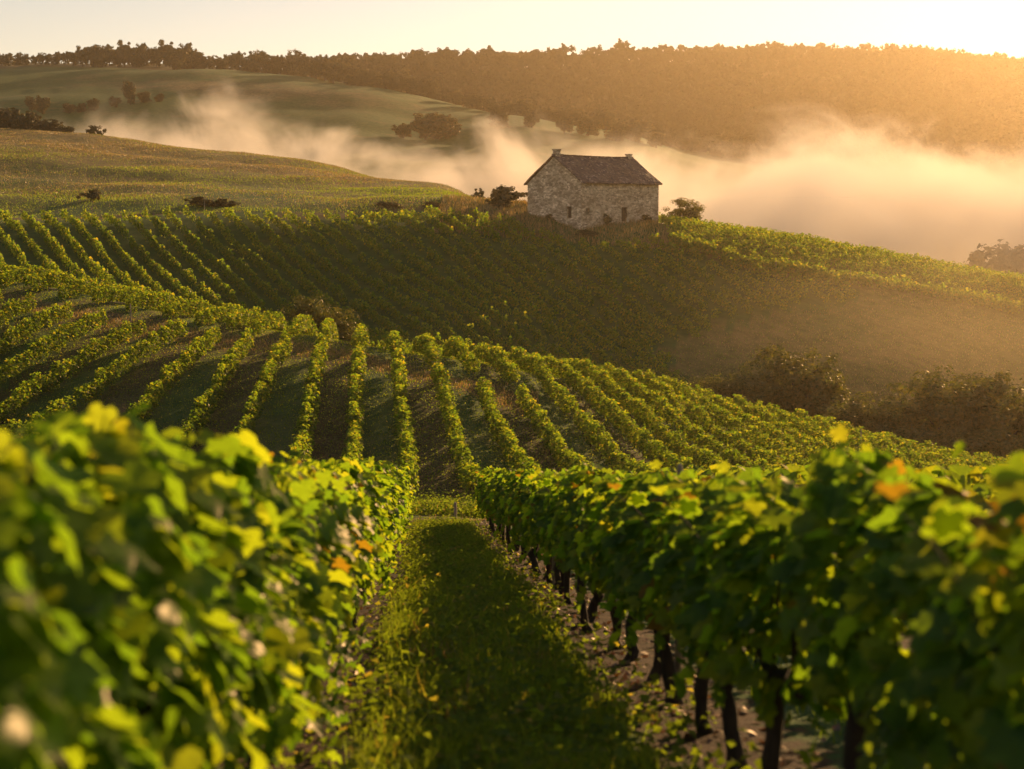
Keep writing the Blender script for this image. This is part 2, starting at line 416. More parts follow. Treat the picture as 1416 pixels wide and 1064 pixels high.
# ------------------------------------------------------------------ ground sheet
def build_ground():
    ang = np.concatenate([np.arange(-180, -60, 6.0), np.arange(-60, -24, 1.0), np.arange(-24, 24, 0.16), np.arange(24, 60, 1.0), np.arange(60, 180, 6.0)])
    ang = np.radians(ang)
    rad = np.exp(np.linspace(math.log(0.5), math.log(1950.0), 470))
    A, R = np.meshgrid(ang, rad, indexing='ij')
    X, Y = R * np.sin(A), R * np.cos(A)
    Z = ground_z(X, Y)
    na, nr = A.shape
    V = np.stack([X, Y, Z], -1).reshape(-1, 3)
    V = np.concatenate([V, [[0, 0, float(ground_z(0, 0))]]])
    i = np.arange(na)[:, None]; j = np.arange(nr - 1)[None, :]
    i2 = (i + 1) % na
    Q = np.stack([i * nr + j, i * nr + j + 1, i2 * nr + j + 1, i2 * nr + j], -1).reshape(-1, 4)
    c = len(V) - 1
    T = np.stack([np.full(na, c), np.arange(na) * nr, ((np.arange(na) + 1) % na) * nr], -1)
    me = np_mesh('ground', V, [Q, T], M_GROUND, True)
    X, Y = V[:, 0], V[:, 1]
    soil = np.zeros(len(V)); dry = np.zeros(len(V)); wood = np.zeros(len(V))
    # bare strips under the two foreground rows (and their neighbours)
    u = X - HEAD * Y
    d = np.minimum.reduce([abs(u - (X_LEFT + k * (X_RIGHT - X_LEFT))) for k in range(-7, 9)])
    soil = np.where(Y < 46, np.clip(1.3 - d / 0.62, 0, 1), 0)
    dry = np.where(Y < 46, .05, dry)
    head = np.exp(-((Y - 43.5) / 3.2) ** 2)
    soil = np.maximum(soil, .42 * head); dry = np.maximum(dry, .95 * head)
    bank = np.exp(-((Y - 58) / 9.0) ** 2)
    dry = np.maximum(dry, .55 * bank)
    # mid slope: strips along rows, alternately tilled
    mid = (Y > 70) & (Y < crest_y(X) + 6) & (abs(X) < 75)
    best = np.full(len(V), 9.0); which = np.zeros(len(V), int)
    for k, Xt in enumerate(MID_XT):
        dd = X - mid_row_x(Xt, Y)
        m = abs(dd) < abs(best); best = np.where(m, dd, best); which = np.where(m, k, which)
    tilled = ((which + (best > 0)) % 2 == 0)
    soil = np.where(mid, np.maximum(.1, np.where(tilled, .5, .15)), soil)
    dry = np.where(mid, np.where(tilled, .42, .22), dry)
    gap = mid & (X < 2) & (abs(Y - (crest_y(X) - 17)) < 3.0)
    dry = np.where(gap, 1, dry); soil = np.where(gap, .5, soil)
    fb = far_block_mask(X, Y)
    soil = np.where(fb, .08, soil)
    tr = terrace_mask(X, Y)
    soil = np.where(tr, .3, soil); dry = np.where(tr, .6, dry)
    # meadow on the left ridge
    mea = (Y > track_y(X)) & (Y < 470) & (X < 12)
    dry = np.where(mea, np.clip((Y - 225) / 170 + .2, .2, .85), dry)
    trk = (abs(Y - track_y(X) - 1.5) < 2.0) & (X < 6)
    soil = np.where(trk, .5, soil); dry = np.where(trk, .9, dry)
    hollow = (Y > 165) & (Y < 222) & (X > 15) & ~fb & ~tr
    dry = np.where(hollow, .6, dry)
    farh = (Y > 480)
    dry = np.where(farh & (X < 60), .06, dry)
    sunlit_streak = np.exp(-(((X + 150) * .35 + (Y - 800) * .9) / 28) ** 2) * np.exp(-((X + 150) / 90) ** 2)  # sunlight on the far hill's right flank, painted as golden dry-grass colour
    dry = np.maximum(dry, np.where(farh, .95 * sunlit_streak, 0))
    px = 708 + F * X / np.maximum(Y, 1)
    wood = np.where((Y > 940) & (px > 500), 1.0, wood)
    wood = np.where((Y > 900) & (px <= 500) , .8 * smooth01((Y - 930) / 40), wood)
    wood = np.where((Y > 150) & (Y < 172) & (X > 20), .8, wood)
    col = np.stack([soil, dry, wood, np.ones(len(V))], -1).astype(np.float32)
    a = me.color_attributes.new('cover', 'FLOAT_COLOR', 'POINT')
    a.data.foreach_set('color', col.ravel())
    g = obj('ground', me)
    tag(g, 'rolling ground of grass lanes, tilled strips and meadow under the vineyard', 'ground', kind='structure')
build_ground()

# ------------------------------------------------------------------ leaves
_half = [(0.20, -.14), (.44, -.07), (.53, .15), (.40, .26), (.60, .50), (.42, .60), (.25, .64), (.17, .84)]
GRAPE = np.array([(0, 0.03)] + _half + [(0, 1.0)] + [(-x, y) for x, y in _half[::-1]])
GRAPE_C = np.array([0, .40])

def frames(nrm, hang, rg, roll=0.5):
    """leaf axes from a normal and a preferred tip direction"""
    n = nrm / (np.linalg.norm(nrm, axis=1, keepdims=True) + 1e-9)
    t = hang - n * (hang * n).sum(1, keepdims=True)
    t += rg.normal(0, roll, t.shape); t -= n * (t * n).sum(1, keepdims=True)
    t /= np.linalg.norm(t, axis=1, keepdims=True) + 1e-9
    return n, t, np.cross(t, n)

def grape_leaves(pos, nrm, size, rg):
    k = len(pos)
    n, t, s = frames(nrm, np.tile([0, 0, -1.0], (k, 1)), rg)
    o2 = np.concatenate([[GRAPE_C], GRAPE])
    m = len(o2)
    x = o2[:, 0][None] * rg.uniform(.85, 1.15, (k, 1)); y = np.tile(o2[:, 1][None] - .4, (k, 1))
    fold = rg.uniform(-.35, .25, (k, 1)); cup = rg.uniform(-.35, .35, (k, 1))
    h = fold * abs(x) + cup * (y ** 2) + .10 * rg.normal(0, .35, (k, m))
    V = pos[:, None] + size[:, None, None] * (x[..., None] * s[:, None] + y[..., None] * t[:, None] + h[..., None] * n[:, None])
    a = np.arange(1, m); b = np.roll(a, -1)
    tri = np.stack([np.zeros(m - 1, int), a, b], -1)
    Fc = (tri[None] + (np.arange(k) * m)[:, None, None]).reshape(-1, 3)
    return V.reshape(-1, 3), Fc

def card_leaves(pos, nrm, size, rg, aspect=.85, roll=.7):
    """small folded leaves of two triangles each"""
    k = len(pos)
    n, t, s = frames(nrm, np.tile([0, 0, -1.0], (k, 1)), rg, roll)
    b = rg.uniform(-.3, .3, (k, 1, 1))
    sz = size[:, None, None]
    loc = np.array([(0, -.5), (.5 * aspect, .05), (0, .5), (-.5 * aspect, .05)])
    V = pos[:, None] + sz * (loc[None, :, :1] * s[:, None] + loc[None, :, 1:] * t[:, None] + b * np.array([1, 0, 1, 0.])[None, :, None] * n[:, None])
    q = np.arange(4)[None] + (np.arange(k) * 4)[:, None]
    tri = np.concatenate([q[:, [0, 1, 2]], q[:, [0, 2, 3]]])
    return V.reshape(-1, 3), tri

def hedge_points(k, rg, half_len=.56, low=.5, high=1.58, width=.31):
    """points and outward normals in the leaf wall of one vine; x along the row, y across"""
    u = rg.uniform(-half_len, half_len, k)
    z = low + (high - low) * rg.beta(1.35, 1.15, k)
    f = (z - low) / (high - low)
    lump = 1 + .28 * np.sin(u * 7 + rg.uniform(0, 6)) * np.sin(z * 5 + rg.uniform(0, 6)) + .18 * np.sin(u * 15 + z * 9 + rg.uniform(0, 6))
    w = width * (0.62 + .75 * f - .95 * f ** 3) * lump * (1.1 - .38 * (abs(u) / half_len) ** 2)
    side = rg.choice([-1, 1], k)
    dep = np.where(rg.random(k) < .78, rg.uniform(.72, 1.1, k), rg.uniform(0, .7, k))
    y = side * w * dep
    nrm = np.stack([rg.normal(0, .45, k), side * (1.0 - .5 * f) + rg.normal(0, .3, k), .25 + .75 * f + rg.normal(0, .35, k)], -1)
    return np.stack([u, y, z], -1), nrm

def shoots(rg, n, low=1.3, top=1.74, step=.075):
    P, S, paths = [], [], []
    for _ in range(n):
        p = np.array([rg.uniform(-.5, .5), rg.normal(0, .10), low])
        d = np.array([rg.normal(0, .35), rg.normal(0, .4), 1.0]); d /= np.linalg.norm(d)
        L_ = rg.uniform(.25, top - low); path = [p.copy()]
        for i in range(int(L_ / step)):
            p = p + d * step; d = d + np.array([rg.normal(0, .12), rg.normal(0, .12), -.10]); d /= np.linalg.norm(d)
            path.append(p.copy())
            P.append(p + rg.normal(0, .035, 3)); S.append(.055 + .07 * (1 - i * step / L_))
        paths.append(np.array(path))
    return np.array(P), np.array(S), paths

NLEAF = 500
def near_foliage(seed, low=.5):
    rg = np.random.default_rng(seed)
    k = NLEAF
    pos, nrm = hedge_points(k, rg, low=low)
    size = rg.uniform(.075, .145, k)
    sp, ss, _ = shoots(rg, 7)
    nr = rg.normal(0, .7, sp.shape) + [0, 0, .5]
    # hanging canes
    hp, hs = [], []
    for _ in range(4):
        p = np.array([rg.uniform(-.5, .5), rg.choice([-1, 1]) * .27, low + rg.uniform(.2, .6)])
        for i in range(rg.integers(4, 8)):
            p = p + np.array([rg.normal(0, .03), np.sign(p[1]) * .012, -.07]); hp.append(p.copy()); hs.append(rg.uniform(.07, .12))
    hp = np.array(hp); hn = rg.normal(0, .6, hp.shape) + np.stack([0 * hp[:, 0], np.sign(hp[:, 1]), 0 * hp[:, 0]], -1)
    V, T = grape_leaves(np.concatenate([pos, sp, hp]), np.concatenate([nrm, nr, hn]), np.concatenate([size, ss, hs]), rg)
    return np_mesh('foliage', V, T, M_VINE, True)

def near_canes(seed, low=.5):
    rg = np.random.default_rng(seed)
    _ = hedge_points(NLEAF, rg, low=low); _ = rg.uniform(.075, .145, NLEAF)
    _, _, paths = shoots(rg, 7)
    a = Acc()
    for p in paths:
        base = np.array([[p[0, 0] * .8, 0, .72]])
        pp = np.concatenate([base, p])
        v, q, t = tube(pp, np.linspace(.006, .002, len(pp)), 5); a.add(v, q, t)
    return a.mesh('canes', M_BARK, True)

def trunk_mesh(seed, thin=1.0, n=8):
    rg = np.random.default_rng(seed)
    a = Acc()
    z = np.linspace(-.12, .74, 9)
    off = np.cumsum(rg.normal(0, .026, (9, 2)), 0)
    path = np.stack([off[:, 0], off[:, 1], z], -1)
    r = np.array([.072, .06, .047, .04, .046, .040, .045, .046, .056]) * thin * rg.uniform(.85, 1.15)
    v, q, t = tube(path, r, n, .12, rg); a.add(v, q, t)
    top = path[-1]
    for s in (-1, 1):
        m = 6
        pp = np.stack([top[0] + s * np.linspace(0, .48, m), top[1] + rg.normal(0, .012, m), top[2] - .03 + np.array([0, .05, .07, .07, .08, .08]) + rg.normal(0, .01, m)], -1)
        v, q, t = tube(pp, np.linspace(.032, .014, m) * thin, 6, .12, rg); a.add(v, q, t)
    return a.mesh('trunk', M_BARK, True)

NEAR_LOW = [.40, .48, .44, .5, .46, .60, .68, .64, .70, .62]        # first five reach lower: the left row
NEAR = [near_foliage(100 + i, NEAR_LOW[i]) for i in range(10)]
NEAR_CANES = [near_canes(100 + i, NEAR_LOW[i]) for i in range(10)]
TRUNKS = [trunk_mesh(300 + i) for i in range(6)]

def mid_foliage_np(seed, k=190, size=(.14, .27), low=.4, high=1.6, width=.37, half_len=.58, k_top=30):
    rg = np.random.default_rng(seed)
    pos, nrm = hedge_points(k, rg, half_len=half_len, low=low, high=high, width=width)
    # lumpy top and trailing shoots
    tp = np.stack([rg.uniform(-half_len, half_len, k_top), rg.normal(0, .13, k_top), rg.uniform(high - .15, high + .22, k_top)], -1)
    pos = np.concatenate([pos, tp]); nrm = np.concatenate([nrm, rg.normal(0, .6, tp.shape) + [0, 0, .6]])
    return card_leaves(pos, nrm, rg.uniform(*size, len(pos)), rg)

MIDN = [mid_foliage_np(400 + i) for i in range(6)]
MID = [np_mesh('foliage', v, t, M_VINE_FAR) for v, t in MIDN]
TRUNKS_MID = [trunk_mesh(330 + i, 1.1, 5) for i in range(3)]

# ------------------------------------------------------------------ the vines
protos = {}
def vine(X, Y, rz, fol, trk, label, group, scale, canes=None):
    z = float(ground_z(X, Y))
    root = empty('grapevine', (X, Y, z), rz, scale)
    tag(root, label, 'grapevine', group)
    key = (fol.name, trk.name)
    if key not in protos:
        a = obj('foliage', fol, root); b = obj('trunk', trk, root)
        kids = [a, b]
        if canes: kids.append(obj('canes', canes, root))
        protos[key] = kids
    else:
        for src in protos[key]:
            c = src.copy(); C.objects.link(c); c.parent = root
    return root

rv = np.random.default_rng(77)
row_rz = math.pi / 2 + math.atan(-HEAD)          # local x along the row
def fore_row(x0, y0, y1, side, tall):
    ys, y = [], y0
    while y < y1:
        ys.append(y); y += rv.uniform(.9, 1.06)
    n = len(ys)
    for i, y in enumerate(ys):
        k = int(rv.integers(0, 5)) + (5 if side == 'right' else 0)
        X = x0 + HEAD * y + rv.normal(0, .03)
        flip = math.pi if rv.random() < .5 else 0
        s = rv.uniform(.95, 1.06)
        if i < n - i:
            lab = f'broad leaved grapevine, {ordinal(i + 1)} from the near end of the row {side} of the lane'
        elif i == n - 1:
            lab = f'bushy grapevine ending the row {side} of the lane, beside the bare headland'
        else:
            lab = f'broad leaved grapevine, {ordinal(n - i)} from the far end of the row {side} of the lane'
        vine(X, y, row_rz + flip + rv.normal(0, .05), NEAR[k], TRUNKS[k % 6], lab, f'grapevines in the row {side} of the grass lane', (s, s * rv.uniform(.9, 1.12), tall * rv.uniform(.94, 1.06)), NEAR_CANES[k])
    return n
n_near = fore_row(X_LEFT, 2.4, 41.5, 'left', .97) + fore_row(X_RIGHT, 3.1, 38.0, 'right', .93)

# mid slope: list every vine, keep the largest in view as things, the rest as one mass
mid = []
centre_k = int(np.argmin(abs(MID_XT + 9.9)))
for k, Xt in enumerate(MID_XT):
    y0 = np.interp(Xt, [-75, -40, -9, 0, 60], [92, 84, 76, 76, 78])
    y = y0 + rv.uniform(0, .5); i = 0
    cr = float(crest_y(mid_row_x(Xt, 120)))
    while y < cr + 9:
        X = mid_row_x(Xt, y)
        skip = X < 2 and abs(y - (cr - 17)) < 2.6
        if not skip and rv.random() > .03:
            mid.append((k, i, X + rv.normal(0, .06), y + rv.normal(0, .08), Xt))
        i += 1; y += 1.1
def visible_mid(X, Y):
    z = float(ground_z(X, Y)) + 1.5
    py, px = py_of(X, Y, z)
    if not (-20 < px < 1436): return False
    if px < 545: lim = np.interp(px, [0, 545], [560, 650])
    elif px < 650: lim = 700
    else: lim = np.interp(px, [650, 1416], [662, 655])
    return py < lim
cand = [m for m in mid if visible_mid(m[2], m[3])]
cand.sort(key=lambda m: m[3])
chosen = set((m[0], m[1]) for m in cand[:300 - n_near])
mass = Acc()
cnt = {}
for (k, i, X, Y, Xt) in mid:
    rz = math.pi / 2 + math.atan(-float(fan(Xt))) + (math.pi if rv.random() < .5 else 0) + rv.normal(0, .08)
    v = int(rv.integers(0, 6)); s = rv.uniform(.82, 1.2); sz = rv.uniform(.78, 1.12)
    if (k, i) in chosen:
        cnt[k] = cnt.get(k, 0) + 1
        d = k - centre_k
        where = 'the row in line with the lane' if d == 0 else f'the {ordinal(abs(d))} row {"right" if d > 0 else "left"} of the lane line'
        lab = f'{ordinal(cnt[k])} small grapevine uphill in {where}, middle slope'
        vine(X, Y, rz, MID[v], TRUNKS_MID[v % 3], lab, 'grapevines in the rows on the middle slope', (s, s * 1.22, sz))
    else:
        V, T = MIDN[v]
        c, sn = math.cos(rz), math.sin(rz)
        P = V * [s, s * 1.22, sz]
        P = np.stack([P[:, 0] * c - P[:, 1] * sn + X, P[:, 0] * sn + P[:, 1] * c + Y, P[:, 2] + float(ground_z(X, Y))], -1)
        mass.add(P, T)

# far hillside rows and the terrace beside the farm house: leaves of the same mass
FARN = [mid_foliage_np(500 + i, k=56, size=(.24, .42), low=.3, high=1.5, width=.36, half_len=.75, k_top=8) for i in range(8)]
def far_vine(X, Y, rz, gz, s):
    V, T = FARN[int(rv.integers(0, 8))]
    c, sn = math.cos(rz), math.sin(rz)
    P = V * s
    mass.add(np.stack([P[:, 0] * c - P[:, 1] * sn + X, P[:, 0] * sn + P[:, 1] * c + Y, P[:, 2] + gz], -1), T)
a_, b_ = np.meshgrid(np.arange(-160, 330, 2.95), np.arange(60, 330, 1.25), indexing='ij')
XX = a_ * FN[0] + b_ * FD[0]; YY = a_ * FN[1] + b_ * FD[1]
XX = XX + rv.normal(0, .1, XX.shape); YY = YY + rv.normal(0, .1, YY.shape)
mk = far_block_mask(XX, YY) & (rv.random(XX.shape) > .04)
X1, Y1 = XX[mk], YY[mk]; Z1 = ground_z(X1, Y1)
for x, y, z in zip(X1, Y1, Z1):
    far_vine(x, y, math.atan2(FD[1], FD[0]) + rv.normal(0, .15), z, rv.uniform(.8, 1.2))
# terrace rows run along the ridge
TX, TY = np.meshgrid(np.arange(24, 135, 1.25), np.arange(0, 34, 2.2), indexing='ij')
TYY = terrace_lo(TX) + TY + .4
mk = terrace_mask(TX, TYY) & (rv.random(TX.shape) > .03)
X2, Y2 = TX[mk], TYY[mk]; Z2 = ground_z(X2, Y2)
for x, y, z in zip(X2, Y2, Z2):
    far_vine(x, y, rv.normal(0, .15), z, rv.uniform(.8, 1.15) * (1.45 if y < terrace_lo(x) + 1.5 else 1))
sp_ = X_RIGHT - X_LEFT
for k_ in (-6, -5, -4, -3, -2, -1, 2, 3, 4, 5, 6, 7):
    for y in np.arange(1.5 if k_ > 0 else 3.0, 40, 1.0):
        V, T = MIDN[int(rv.integers(0, 6))]
        th_ = row_rz + rv.normal(0, .06); c, sn = math.cos(th_), math.sin(th_)
        x = X_LEFT + k_ * sp_ + HEAD * y
        P = V * [1, .9, .84]
        mass.add(np.stack([P[:, 0] * c - P[:, 1] * sn + x, P[:, 0] * sn + P[:, 1] * c + y, P[:, 2] + float(ground_z(x, y))], -1), T)
mo = obj('vines', mass.mesh('vines', M_VINE_FAR))
tag(mo, 'mass of green vines covering the crest, far hillside and terrace below the stone house', 'vines', kind='stuff')

# ------------------------------------------------------------------ trees and bushes
def crown_np(seed, h=10.0, rx=4.0, rz=4.2, zc=6.2, lobes=11, clumps=70, per=30, leaf=(.35, .6), flat=.85, top_bias=.0, ball=False):
    """leaf clumps gathered into lobes round the crown's middle, with gaps between"""
    rg = np.random.default_rng(seed)
    P, Nn = [], []
    lc = []
    for i in range(lobes):
        d = rg.normal(0, 1, 3); d /= np.linalg.norm(d); d[2] = abs(d[2]) * .9 - .35 + top_bias
        if ball: d[2] = rg.uniform(-.95, .95)
        kk = .5 if ball else .62
        lc.append((np.array([d[0] * rx * kk, d[1] * rx * kk, d[2] * rz * (kk + .04)]), rg.uniform(.34, .58)))
    for i in range(clumps):
        c, r = lc[i % lobes]
        d = rg.normal(0, 1, 3); d /= np.linalg.norm(d)
        if d[2] < -.4 and not ball: d[2] *= -.6
        cc = c + d * r * np.array([rx, rx, rz]) * rg.uniform(.72, 1.05)
        cr = rg.uniform(.13, .24) * rx
        q = rg.normal(0, 1, (per, 3)); q /= np.linalg.norm(q, axis=1, keepdims=True)
        q *= rg.uniform(.45, 1.1, (per, 1))
        P.append(cc + q * cr * [1, 1, flat]); Nn.append(q + d * .8 + [0, 0, .3] + rg.normal(0, .5, q.shape))
    P = np.concatenate(P) + [0, 0, zc]; Nn = np.concatenate(Nn)
    return card_leaves(P, Nn, rg.uniform(*leaf, len(P)), rg, aspect=.8, roll=1.0)

def tree_trunk(seed, h=10.0, r=.28, zc=6.2, spread=2.4, limbs=6):
    rg = np.random.default_rng(seed)
    a = Acc()
    z = np.linspace(-.6, zc, 7)
    off = np.cumsum(rg.normal(0, .10, (7, 2)), 0)
    path = np.stack([off[:, 0], off[:, 1], z], -1)
    v, q, t = tube(path, np.linspace(r * 1.35, r * .45, 7), 8, .1, rg); a.add(v, q, t)
    for i in range(limbs):
        s = path[2 + i % 4]
        th = 2 * math.pi * i / limbs + rg.uniform(-.4, .4)
        e = s + np.array([math.cos(th) * spread, math.sin(th) * spread, rg.uniform(.9, 2.4)])
        mid_ = (s + e) / 2 + [0, 0, -.2]
        v, q, t = tube([s, mid_, e], [r * .45, r * .3, r * .1], 6, .1, rg); a.add(v, q, t)
    return a.mesh('trunk', M_TREE_BARK, True)

def bush_np(seed, rx=1.0, rz=.8, per=26, clumps=26, leaf=(.12, .22)):
    return crown_np(seed, rx=rx, rz=rz, zc=rz * .62, lobes=9, clumps=clumps + 14, per=per, leaf=leaf, ball=True)

def mk(name, vt, mat): return np_mesh(name, vt[0], vt[1], mat)
# ten metre trees: far (coarse leaves) and near (fine leaves)
FAR_CROWN = [mk('crown', crown_np(700 + i, rx=3.8 + .5 * (i % 3), rz=5.0, zc=4.6, clumps=140, per=26, leaf=(.5, .9), lobes=13 + i, ball=True), M_TREE) for i in range(5)]
FAR_TRUNK = [tree_trunk(720 + i, zc=6.0) for i in range(3)]
PINE_CROWN = [mk('crown', crown_np(740 + i, rx=3.4, rz=2.2, zc=7.4, clumps=34, per=20, leaf=(.6, 1.0), lobes=7), M_TREE) for i in range(3)]
NEAR_CROWN = [mk('crown', crown_np(760 + i, rx=4.3, rz=5.0, zc=4.6, clumps=190, per=46, leaf=(.22, .42), lobes=17, ball=True), M_AUTUMN) for i in range(4)]
NEAR_TRUNK = [tree_trunk(780 + i, zc=6.0) for i in range(2)]
BUSH = [mk('bush', bush_np(800 + i, clumps=34, per=30), M_TREE) for i in range(4)]
BUSH_AUT = [mk('bush', bush_np(820 + i, clumps=40, per=34), M_AUTUMN) for i in range(2)]

rt = np.random.default_rng(31)
tree_first = {}
def tree(px, Y, h, crown, trunk, label, group=None, wide=1.0, name='tree', sink=0.0):
    X, Y, z = at(px, Y)
    s = h / 10.0
    root = empty(name, (X, Y, z - sink), float(rt.uniform(0, 6.28)), (s * wide, s * wide, s))
    tag(root, label, 'tree', group)
    key = (crown.name, trunk.name)
    if key not in tree_first:
        tree_first[key] = [obj('crown', crown, root), obj('trunk', trunk, root)]
    else:
        for src in tree_first[key]:
            c = src.copy(); C.objects.link(c); c.parent = root
    return root
def bush(px, Y, w, h, me, label, group=None, sink=.1):
    """w half width and h height in metres"""
    X, Y, z = at(px, Y)
    o = obj('bush', me, None, (X, Y, z - sink))
    o.rotation_euler = (0, 0, float(rt.uniform(0, 6.28)))
    o.scale = (w, w, h / 1.5)
    tag(o, label, 'bush', group)
    return o

# skyline trees on the far left hill
px = 2; i = 0
sky_pts = []
while px < 575:
    top = np.interp(px, [0, 60, 100, 140, 200, 270, 300, 350, 400, 440, 480, 520, 575], [69, 73, 67, 60, 57, 58, 73, 69, 72, 70, 80, 90, 93])
    sky_pts.append((px, top))
    px += rt.uniform(9, 14) if px < 470 else rt.uniform(14, 20)
for i, (px, top) in enumerate(sky_pts):
    Y = rt.uniform(955, 1010) if px < 430 else rt.uniform(880, 960)
    X, _, z = at(px, Y)
    h = zz_of(top, Y) - z
    h = max(6.0, h) * rt.uniform(.82, 1.06)
    pine = rt.random() < .0
    kind = 'flat topped open' if pine else ('tall dark' if h > 15 else 'round dark')
    tree(px, Y, h, PINE_CROWN[i % 3] if pine else FAR_CROWN[i % 5], FAR_TRUNK[i % 3],
         f'{kind} tree on the far left hilltop, {ordinal(i + 1)} from the left of the treeline', 'trees along the far left hilltop', wide=rt.uniform(.8, 1.05) if h > 13 else 1.0)
# hedge of trees running down the far hill to the fog
hp = np.linspace(486, 838, 27)
for i, px in enumerate(hp):
    px = px + rt.uniform(-5, 5)
    Y = np.interp(px, [480, 600, 708, 830], [870, 850, 790, 800]) + rt.uniform(-6, 12)
    h = rt.uniform(7.5, 12.5)
    tree(px, Y, h, FAR_CROWN[(i * 2) % 5], FAR_TRUNK[i % 3], f'rounded tree in the hedge line falling to the fog, {ordinal(i + 1)} from its upper left end',
         'hedge trees falling down the far hill', wide=rt.uniform(1.1, 1.5))
# lone trees standing out on the wooded ridge skyline
for i, (px, h) in enumerate([(582, 15), (600, 12), (614, 16), (628, 13), (641, 15), (672, 21), (693, 13), (716, 14), (742, 11), (776, 12), (1126, 13), (1140, 10), (1151, 13), (1163, 9), (1175, 12), (1187, 11), (1201, 13), (1214, 10), (1228, 11), (1248, 11), (1275, 16), (1290, 14), (1318, 12), (1348, 10), (1367, 14), (1392, 11)]):
    tree(px, 1300 + rt.uniform(0, 30), h, (PINE_CROWN[i % 3] if i % 3 == 1 else FAR_CROWN[i % 5]), FAR_TRUNK[i % 3],
         f'{"tall" if h > 14 else "small"} tree on the wooded ridge skyline, {ordinal(i + 1)} from the left', 'trees standing out on the ridge skyline', wide=rt.uniform(.9, 1.25))
# on the far left hill's face
for i, (px, Y, h, w, lab) in enumerate([
    (70, 715, 11.5, 1.0, 'round hazy tree low on the far left hill, tallest of the small clump'),
    (54, 722, 7, 1.1, 'small hazy tree leaning on the left side of the round tree'),
    (106, 722, 5.5, 1.4, 'low hazy shrub like tree right of the round tree on the hill'),
    (122, 725, 4.8, 1.5, 'low hazy tree between the round tree and the hill clump'),
    (138, 728, 6.5, 1.1, 'slim hazy tree standing in the gap on the far left hill'),
    (168, 735, 7, 1.2, 'left hand tree of the clump on the far hill fold'),
    (189, 742, 12, .8, 'tallest pointed tree of the clump on the far hill fold'),
    (207, 748, 6.5, 1.3, 'right hand tree of the clump on the far hill fold'),
    (228, 755, 4.5, 1.5, 'low tree on the field edge right of the hill clump')]):
    tree(px, Y, h, FAR_CROWN[i % 5], FAR_TRUNK[i % 3], lab, 'small trees on the far left hill face', wide=w)
# dark trees half sunk in the fog on the far side
for i, (px, Y, h) in enumerate([(560, 668, 9), (590, 672, 12), (607, 676, 13), (622, 682, 10), (690, 690, 9), (735, 700, 9), (780, 705, 8), (812, 715, 10), (850, 720, 10), (880, 740, 12), (905, 760, 11)]):
    tree(px, Y, h, FAR_CROWN[i % 5], FAR_TRUNK[i % 3], f'dim tree rising out of the fog below the far hedge, {ordinal(i + 1)} from the left', 'trees rising out of the fog', wide=1.5)
# at the near ridge's left end
for i, (px, Y, h, w, lab) in enumerate([
    (4, 425, 9.0, 1.1, 'dark bushy tree at the left picture edge on the near ridge'),
    (24, 427, 8.8, 1.2, 'dark bushy tree second from the left on the near ridge'),
    (46, 426, 7.8, 1.2, 'dark bushy tree third from the left on the near ridge'),
    (66, 424, 6.0, 1.5, 'low dark tree fourth from the left on the near ridge'),
    (84, 423, 5.2, 1.6, 'low dark tree fifth from the left on the near ridge'),
    (99, 422, 3.8, 1.7, 'smallest dark tree ending the clump on the near ridge')]):
    tree(px, Y, h, FAR_CROWN[(i + 2) % 5], FAR_TRUNK[i % 3], lab, 'dark trees on the near ridge at left', wide=w, sink=.8)
bush(138, 412, 3.2, 3.8, BUSH[1], 'single dark green bush on the near ridge right of the tree clump')
# hollow trees at right
for i, (px, Y, h, w, lab) in enumerate([
    (985, 158, 5.5, 1.5, 'low brown green tree at the left end of the hollow'),
    (1020, 158, 6.5, 1.4, 'round brown green tree beside the mist in the hollow'),
    (1058, 162, 8.5, 1.1, 'mid sized hazy brown tree left of the tallest hollow tree'),
    (1100, 164, 12.0, 1.05, 'tallest hazy brown tree of the left clump in the hollow'),
    (1140, 162, 9.5, 1.1, 'hazy brown tree right of the tallest hollow tree'),
    (1178, 154, 6.5, 1.4, 'low dark brown tree in the gap between hollow clumps'),
    (1215, 154, 7.8, 1.3, 'dark rounded brown tree left of the big golden tree'),
    (1262, 156, 9.0, 1.15, 'rust tinged brown tree touching the big golden tree'),
    (1312, 158, 12.0, 1.1, 'big golden brown tree with a rounded top in the hollow'),
    (1350, 160, 12.5, 1.0, 'golden brown tree behind the big golden one in the hollow'),
    (1398, 158, 12.8, 1.1, 'golden brown tree at the right picture edge in the hollow'),
    (1288, 147, 7.0, 1.4, 'dark low tree in front of the big golden tree'),
    (1372, 147, 8.0, 1.4, 'dark low tree in front of the right edge golden tree'),
    (1440, 156, 12.0, 1.1, 'golden brown tree cut by the right picture edge in the hollow')]):
    tree(px, Y, h * 1.02, NEAR_CROWN[i % 4], NEAR_TRUNK[i % 2], lab, 'autumn brown trees in the hollow', wide=w * 1.05, sink=.4)
# the brown tree behind the crest
tree(428, 152, 6.6, NEAR_CROWN[1], NEAR_TRUNK[0], 'low brown tree peeping over the vine crest at centre left', wide=1.15, sink=.3)
tree(466, 152, 5.6, NEAR_CROWN[2], NEAR_TRUNK[1], 'smaller brown tree joined to the right of the crest tree', wide=1.1, sink=.3)
# hazy trees in the fog beyond the terrace
for i, (px, Y, h) in enumerate([(1352, 372, 22), (1378, 376, 26), (1402, 372, 28), (1430, 374, 28)]):
    tree(px, Y, h, FAR_CROWN[i % 5], FAR_TRUNK[i % 3], f'ghostly tree in the orange fog behind the terrace, {ordinal(i + 1)} from the left', 'ghostly trees in the fog at right')
